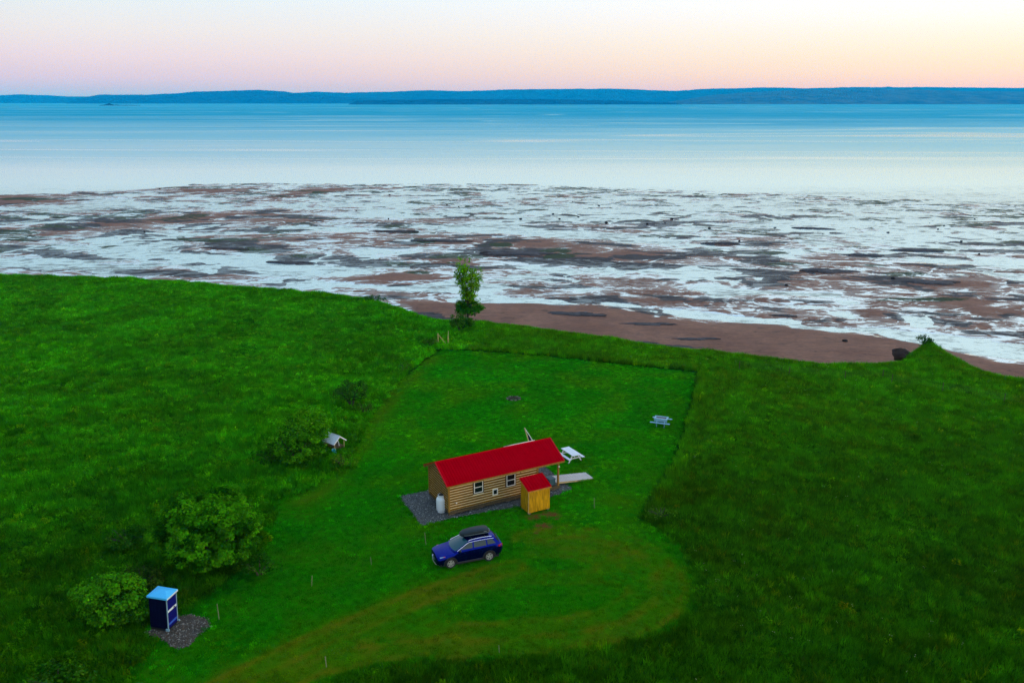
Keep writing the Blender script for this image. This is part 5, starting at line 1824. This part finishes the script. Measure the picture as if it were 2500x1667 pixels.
fx_, fy_ = G(1254, 973)
fpit = empty('fire_pit', (fx_, fy_, 0))
tag(fpit, 'ring of stones with dark ash in the middle of the lawn', 'fire pit')
lathe('ash_bed', [(.62, .0), (.60, .03), (.2, .05)], M['ash'], fpit, 20)
for k in range(14):
    a_ = 2 * math.pi * k / 14 + rnd.uniform(-.1, .1)
    bm = bmesh.new(); bmesh.ops.create_icosphere(bm, subdivisions=2, radius=1)
    for v in bm.verts:
        v.co = Vector((v.co.x * .15, v.co.y * .11, v.co.z * .08)) * rnd.uniform(.85, 1.1)
    o = obj('ring_stone', bm, M['stone'] if k % 3 else M['boulder'], fpit, 60)
    o.location = (.68 * math.cos(a_), .62 * math.sin(a_), .04); o.rotation_euler = (0, 0, a_ + 1.57)
for k in range(3):
    a_ = k * 1.1
    tube('charred_log', [(-.4 * math.cos(a_), -.4 * math.sin(a_), .08 + .04 * k), (.4 * math.cos(a_), .4 * math.sin(a_), .10 + .04 * k)], .05, M['bark'], fpit, 7)


# ------------------------------------------------------------------ bushes and trees
def foliage(name, clumps, per, leaf, cols, seed, parent, flat=.85, out=.7):
    """clumps: (centre, radius, outward direction). leaves gathered in clumps, each leaf a small bent diamond"""
    rg = np.random.default_rng(seed)
    C, Nn, Sz, Cl = [], [], [], []
    for c, r, d in clumps:
        n_ = max(6, int(per * (r / .45) ** 2 * rg.uniform(.7, 1.3)))
        v = rg.normal(0, 1, (n_, 3)); v /= np.linalg.norm(v, axis=1, keepdims=True)
        rad = r * rg.uniform(.55, 1.08, n_)[:, None]
        C.append(np.asarray(c) + v * rad * np.array([1, 1, .8]))
        nn = v * .55 + np.asarray(d) * out * .5 + np.array([0, 0, flat]) + rg.normal(0, .35, (n_, 3))
        Nn.append(nn / np.linalg.norm(nn, axis=1, keepdims=True))
        Sz.append(leaf * rg.uniform(.65, 1.35, n_))
        base = cols[0] + (cols[1] - cols[0]) * rg.uniform(0, 1)
        jit = np.exp(rg.normal(0, .22, (n_, 1)))
        col = base * jit * np.array([1, 1, 1]); col[:, 0] *= np.exp(rg.normal(0, .25, n_))
        Cl.append(col)
    C = np.concatenate(C); Nn = np.concatenate(Nn); Sz = np.concatenate(Sz); Cl = np.concatenate(Cl)
    v, q = leaf_quads(C, Nn, Sz, rg, 1.5)
    me = np_mesh(name, v, q)
    vary_attr(me, np.repeat(Cl, 4, 0))
    o = link_mesh(name, me, M['leaf'], parent)
    o['kind'] = 'stuff'
    return o


def bush(name, x, y, rx, ry, h, nclump, seed, label, cat='bush', leaf=.13, per=34, cols=((0.017, 0.0935, 0.0034), (0.063, 0.231, 0.0063)), lumps=5, cr=(.28, .55), skirt=-.15, group=None):
    z0 = ground_z(x, y)
    t = empty(name, (x, y, z0))
    tag(t, label, cat, group)
    rg = np.random.default_rng(seed)
    ld = rg.normal(0, 1, (lumps, 3)); ld[:, 2] = np.abs(ld[:, 2]) * .7
    ld /= np.linalg.norm(ld, axis=1, keepdims=True)
    cl = []
    for i in range(nclump):
        d = rg.normal(0, 1, 3); d /= np.linalg.norm(d)
        if d[2] < skirt:
            d[2] = -d[2] * rg.uniform(0, 1)
        lump = .66 + .46 * max(0, max(float(d @ l) for l in ld)) ** 4
        sh_ = rg.uniform(.70, 1.0) ** .6 * lump
        c = np.array([d[0] * rx * sh_, d[1] * ry * sh_, h * .46 + d[2] * h * .52 * sh_])
        c[2] = max(c[2], .12)
        cl.append((c, rg.uniform(*cr), d))
    foliage('crown', cl, per, leaf, (np.array(cols[0]), np.array(cols[1])), seed, t)
    bm = bmesh.new()
    for i in range(6):
        a_ = rg.uniform(0, 6.28); e = rg.uniform(.35, .75)
        add_tube(bm, [(.08 * math.cos(a_), .08 * math.sin(a_), -.1), (rx * e * .4 * math.cos(a_), ry * e * .4 * math.sin(a_), h * .35), (rx * e * math.cos(a_), ry * e * math.sin(a_), h * .7)], .07, 6, r2=.02)
    obj('stems', bm, M['bark'], t, 40)
    return t


DG, LG = (.004, .060, .001), (.075, .35, .003)
bush('broadleaf_bush', -20.0, 50.6, 3.7, 3.3, 5.2, 600, 301, 'largest round bush standing behind the portable toilet', leaf=.125, per=105, cols=(DG, LG), lumps=11, cr=(.26, .48), skirt=-.8)
bush('broadleaf_bush', -23.75, 43.7, 2.15, 1.9, 3.2, 240, 302, 'round light green bush left of the portable toilet', leaf=.11, per=80, cols=((0.017, 0.0935, 0.0034), (0.085, 0.37, 0.004)), lumps=7, cr=(.26, .46), skirt=-.8)
bush('low_bush', -23.6, 47.6, 2.0, 1.6, 1.5, 70, 303, 'low dark olive brush between the largest bush and its small neighbour', leaf=.12, per=30, cols=((0.0102, 0.0476, 0.0034), (0.0462, 0.1155, 0.0063)), cr=(.25, .42))
bush('low_bush', -27.0, 53.2, 2.2, 1.8, 1.25, 60, 304, 'low scrub patch left behind the largest bush', leaf=.12, per=30, cols=(DG, (0.042, 0.168, 0.0063)), cr=(.25, .42))
bush('low_bush', -16.6, 49.2, 1.5, 1.3, 1.3, 40, 305, 'low leafy skirt growing at the right foot of the largest bush', leaf=.12, per=30, cols=(DG, (0.042, 0.168, 0.0063)), cr=(.22, .4))
bush('low_bush', -24.2, 38.2, 2.0, 1.3, .9, 50, 306, 'low weedy scrub in the bottom left corner', leaf=.12, per=30, cols=(DG, (0.0504, 0.1785, 0.0063)), cr=(.22, .4))
# loose bush around the shelter
bush('open_bush', -18.4, 69.7, 2.4, 1.9, 3.9, 230, 311, 'loose leafy bush left of the white roofed shelter', leaf=.12, per=44, cols=((.010, .085, .001), (.095, .38, .004)), lumps=7, cr=(.24, .46), skirt=-.8)
bush('open_bush', -18.6, 66.9, 2.6, 1.9, 2.9, 240, 312, 'spreading bush in front of the white roofed shelter', leaf=.12, per=48, cols=(DG, (.085, .36, .004)), lumps=7, cr=(.24, .46), skirt=-.8)
bush('open_bush', -14.4, 66.2, 1.35, 1.1, 1.25, 45, 313, 'small yellowish bush at the lawn edge right of the bucket', leaf=.12, per=24, cols=((0.0238, 0.102, 0.0034), (0.0945, 0.231, 0.0063)), lumps=5, cr=(.18, .34))
bush('open_bush', -20.9, 67.4, 1.8, 1.6, 1.3, 50, 314, 'low bush trailing off left of the shelter bushes', leaf=.13, per=26, cols=(DG, (0.0462, 0.1785, 0.0063)), lumps=5, cr=(.22, .42))
bush('dark_bush', -16.3, 81.0, 2.0, 1.8, 2.7, 95, 321, 'dark bush on the lawn edge halfway to the gate frame', leaf=.14, per=30, cols=((0.0068, 0.0442, 0.0034), (0.0378, 0.147, 0.0063)), lumps=6, cr=(.24, .45))
bush('dark_bush', -14.8, 79.2, 1.2, 1.1, 1.2, 30, 322, 'smaller ragged bush at the front of the dark lawn edge bush', leaf=.12, per=26, cols=((0.0136, 0.068, 0.0034), (0.063, 0.189, 0.0063)), lumps=4, cr=(.2, .36))
bush('low_bush', -10.3, 102.6, 1.2, 1.0, 1.15, 34, 323, 'tangled low bush at the foot of the gate frame', leaf=.13, per=28, cols=((0.0136, 0.068, 0.0034), (0.063, 0.189, 0.0063)), lumps=4, cr=(.2, .38))
bush('low_bush', -12.4, 93.0, 1.1, 1.6, .7, 26, 324, 'low weedy strip on the lawn edge near the gate frame', leaf=.12, per=26, cols=((0.017, 0.085, 0.0034), (0.063, 0.189, 0.0063)), lumps=4, cr=(.2, .34))
# beside the tree on the bluff
tx, ty = -6.2, 114.0
bush('low_bush', -6.9, 109.4, 1.9, 1.5, 2.5, 80, 331, 'rounded green bush on the bluff in front of the tall tree', leaf=.16, per=28, cols=((0.0119, 0.0765, 0.0034), (0.0546, 0.189, 0.0063)), lumps=5, cr=(.26, .48))
kx, ky = G(2264, 850)
bush('low_bush', kx, ky + 1.0, 1.1, 1.0, 1.5, 34, 332, 'dark bush crowning the grassy point at the right edge', leaf=.14, per=26, cols=((0.0068, 0.051, 0.0034), (0.0294, 0.1365, 0.0063)), lumps=4, cr=(.22, .4))
bush('low_bush', *G(1518 * DISP, 1188 * DISP), 1.3, 1.0, .75, 30, 333, 'clump of pale weeds at the lawn bend right of the shed', leaf=.10, per=24, cols=((0.0238, 0.102, 0.0034), (0.105, 0.252, 0.0084)), lumps=4, cr=(.16, .3))
bush('low_bush', *G(905, 735), 2.2, 1.5, .9, 36, 334, 'low scrub along the bluff edge left of the tall tree', leaf=.15, per=24, cols=(DG, (0.042, 0.1575, 0.0063)), lumps=4, cr=(.26, .44))

# conifer-dark shrub at the tree foot
bush('dark_bush', tx - .1, ty + .6, 2.2, 1.6, 3.9, 120, 341, 'dark dense shrub at the foot of the tall tree', leaf=.18, per=34, cols=((0.008, 0.085, 0.004), (0.04, 0.22, 0.006)), lumps=7, cr=(.30, .55))
tree = empty('broadleaf_tree', (tx, ty, ground_z(tx, ty)))
tag(tree, 'tall slim tree with vase shaped crown on the bluff edge', 'tree')
bm = bmesh.new()
rg = np.random.default_rng(351)
add_tube(bm, [(0, 0, -.3), (.05, 0, 1.5), (.15, 0, 3.2)], .20, 8, r2=.13)
cl = []
branch_ends = []
for i in range(12):
    a_ = 2 * math.pi * i / 12 + rg.uniform(-.3, .3)
    rr = rg.uniform(1.0, 2.45)
    top = rg.uniform(7.3, 9.4) if rr < 1.4 else rg.uniform(6.2, 8.3)
    pts = []
    for f in np.linspace(0, 1, 6):
        pts.append((.12 + rr * math.cos(a_) * f ** .75 + rg.normal(0, .05), rr * math.sin(a_) * f ** .75 + rg.normal(0, .05), 2.6 + (top - 2.6) * f))
    add_tube(bm, pts, .085, 6, r2=.02)
    for f in np.linspace(.25, 1, 15):
        j = min(int(f * 5), 4); g_ = f * 5 - j
        p = np.array(pts[j]) * (1 - g_) + np.array(pts[j + 1]) * g_
        d = np.array([math.cos(a_), math.sin(a_), .5])
        if rg.uniform() < .92:
            cl.append((p + rg.normal(0, .24, 3), rg.uniform(.28, .50), d))
        if f > .7:
            cl.append((p + rg.normal(0, .40, 3), rg.uniform(.30, .52), d))
for dx, zz in ((.2, 3.3), (-.5, 3.8), (.7, 3.7), (1.2, 2.3), (1.55, 3.2), (1.0, 1.6), (-.9, 3.0), (1.75, 2.5)):
    add_tube(bm, [(.1, 0, 1.2), (dx * .6, 0, zz - .5), (dx, .1, zz)], .04, 5, r2=.015)
    for k in range(4):
        cl.append((np.array([dx, 0, zz]) + rg.normal(0, .22, 3), .26, np.array([.5, 0, .5])))
obj('trunk', bm, M['bark'], tree, 40)
foliage('crown', cl, 30, .16, (np.array((.05, .19, .002)), np.array((.19, .46, .006))), 352, tree)

# rock face of the point on the right
x_, y_ = G(2204, 862, -.3)
bm = bmesh.new(); bmesh.ops.create_icosphere(bm, subdivisions=4, radius=1)
for v in bm.verts:
    nse = float(fbm(np.array([v.co.x * 1.6 + 3]), np.array([v.co.y * 1.6 + v.co.z * 2.1]), 3, 401)[0])
    v.co *= 1 + .28 * nse
    v.co = Vector((v.co.x * .85, v.co.y * 1.4, v.co.z * .85))
o = obj('rock_outcrop', bm, M['brown_rock'], None, 45)
o.location = (x_ + .35, y_ + .8, -.85); o.rotation_euler = (0, .15, .3)
tag(o, 'bare brown rock face at the tip of the grassy point', 'rock')

# ------------------------------------------------------------------ ledges and boulders out on the flats
def flat_z(x, y):
    i = int(np.clip(np.searchsorted(fy, y), 1, len(fy) - 1)); j = int(np.clip(np.searchsorted(fx, x), 1, len(fx) - 1))
    return WATER_Z + float(HZ[i, j])


LED = [((1404, 771), 7.0, 2.0, .4, 'flat dark rock shelf on the sand nearest the bluff'), ((1590, 797), 6.5, 1.6, .3, 'long low rock shelf at the edge of the upper beach'), ((1700, 834), 6.0, 1.4, .25, 'thin wet ledge just beyond the bluff grass'),
       ((1915, 772), 3.4, 1.2, .3, 'small ledge beside the pale channel on the right'), ((2025, 664), 9.0, 3.2, .6, 'broad weedy ledge in the right half of the flats'), ((1100, 590), 12.0, 3.0, .6, 'long dark ledge left of the flats centre'),
       ((1260, 622), 13.0, 4.0, .7, 'wide stepped ledge behind the tall tree'), ((960, 566), 10.0, 2.4, .5, 'dark ledge in the left part of the flats'), ((1760, 596), 9.0, 2.2, .55, 'dark isolated ledge among pools right of the middle'),
       ((2120, 624), 8.0, 2.2, .5, 'dark ledge near two pools toward the right'), ((1980, 558), 8.0, 2.0, .45, 'far dark ledge among bright pools on the right'), ((2290, 693), 9.0, 2.6, .5, 'long low ledge close to the right edge'),
       ((560, 608), 11.0, 2.4, .45, 'low ledge among channels on the left'), ((720, 642), 8.0, 2.0, .4, 'tapered ledge left of the oval sand bar'), ((2235, 612), 8.0, 1.8, .4, 'thin far ledge near the right edge')]
for i, ((px, py), a_, b_, h_, lb) in enumerate(LED):
    x_, y_ = G(px, py, WATER_Z)
    a_, b_, h_ = a_ * 1.25, b_ * .62, h_ * .8
    rg = np.random.default_rng(500 + i)
    bm = bmesh.new()
    nA_, nR = 40, 6
    ring_prev = None
    prof = [(1.0, -.5), (1.0, .05), (.95, .55), (.85, .80), (.62, 1.0), (.3, 1.02)]
    rings = []
    ph = rg.uniform(0, 20)
    for fr_, zz in prof:
        rr = []
        for q in range(nA_):
            an = 2 * math.pi * q / nA_
            rad = 1 + .55 * float(vnoise(np.array([math.cos(an) * 1.9 + ph]), np.array([math.sin(an) * 1.9]), i)[0]) + .30 * float(vnoise(np.array([math.cos(an) * 6 + ph]), np.array([math.sin(an) * 6]), i + 5)[0])
            rr.append(bm.verts.new((math.cos(an) * a_ * .5 * rad * fr_, math.sin(an) * b_ * .9 * rad * fr_, h_ * zz * (1 + .2 * rg.uniform(-1, 1)))))
        rings.append(rr)
    for r0, r1 in zip(rings[:-1], rings[1:]):
        for q in range(nA_):
            bm.faces.new((r0[q], r0[(q + 1) % nA_], r1[(q + 1) % nA_], r1[q]))
    bm.faces.new(rings[-1])
    o = obj('rock_ledge', bm, M['ledge'], None, 40)
    o.location = (x_, y_, flat_z(x_, y_) - .05); o.rotation_euler = (rg.uniform(-.03, .03), rg.uniform(-.02, .02), rg.uniform(-.25, -.02))
    tag(o, lb, 'rock ledge', 'rock ledges on the tidal flat')

bms = []
for k in range(4):
    bm = bmesh.new(); bmesh.ops.create_icosphere(bm, subdivisions=2, radius=1)
    rg = np.random.default_rng(600 + k)
    for v in bm.verts:
        v.co *= 1 + .3 * float(vnoise(np.array([v.co.x * 2 + k * 7]), np.array([v.co.y * 2 + v.co.z * 3]), k)[0])
        v.co.z *= .75
    bmesh.ops.recalc_face_normals(bm, faces=bm.faces)
    me = bpy.data.meshes.new('boulder'); bm.to_mesh(me); bm.free(); me.materials.append(M['boulder'])
    bms.append(me)
bpx = [(1366, 535), (1271, 535), (1462, 503), (1412, 530), (1580, 548), (1732, 558), (1480, 545), (1892, 556), (2168, 568), (2347, 590), (2390, 622), (2180, 683), (1920, 700), (2062, 840), (870, 515), (951, 477), (1120, 505), (390, 462), (200, 463), (1640, 535), (1805, 590), (2270, 545), (2290, 560)]
while len(bpx) < 38:
    bpx.append((rnd.uniform(300, 2480), rnd.choice([rnd.uniform(470, 560), rnd.uniform(500, 640)])))
rows = [(500, 'by the waterline'), (545, 'on the outer flats'), (610, 'on the middle flats'), (2000, 'on the inner flats near the bluff')]
cols_ = [(420, 'at the far left'), (850, 'left of the tree'), (1250, 'beyond the tree'), (1650, 'right of centre'), (2080, 'toward the right'), (9999, 'at the far right')]
cells = {}
for px, py in bpx:
    k = (next(t for v, t in rows if py < v), next(t for v, t in cols_ if px < v))
    cells.setdefault(k, []).append((px, py))
for (rw, cl_), lst in cells.items():
    lst.sort()
    for i, (px, py) in enumerate(lst):
        x_, y_ = G(px, py, WATER_Z)
        o = bpy.data.objects.new('boulder', rnd.choice(bms)); COL.objects.link(o)
        big = bpx.index((px, py)) < 23
        s_ = rnd.uniform(.24, .5) if big else rnd.uniform(.16, .34)
        o.location = (x_, y_, flat_z(x_, y_) + s_ * .25); o.scale = (s_ * rnd.uniform(.9, 1.5), s_, s_ * rnd.uniform(.7, 1.1)); o.rotation_euler = (0, 0, rnd.uniform(0, 6))
        n_ = len(lst)
        which = 'only' if n_ == 1 else ['leftmost', 'rightmost'][i] if n_ == 2 else 'leftmost' if i == 0 else 'rightmost' if i == n_ - 1 else 'middle' if n_ == 3 else ['', 'second', 'third', 'fourth', 'fifth', 'sixth', 'seventh', 'eighth'][i] + ' from left'
        lb = ('%s dark boulder %s %s' % (which, rw, cl_)) if 'from' not in which else 'dark boulder %s %s, %s' % (rw, cl_, which)
        tag(o, lb, 'boulder', 'boulders scattered over the tidal flat')
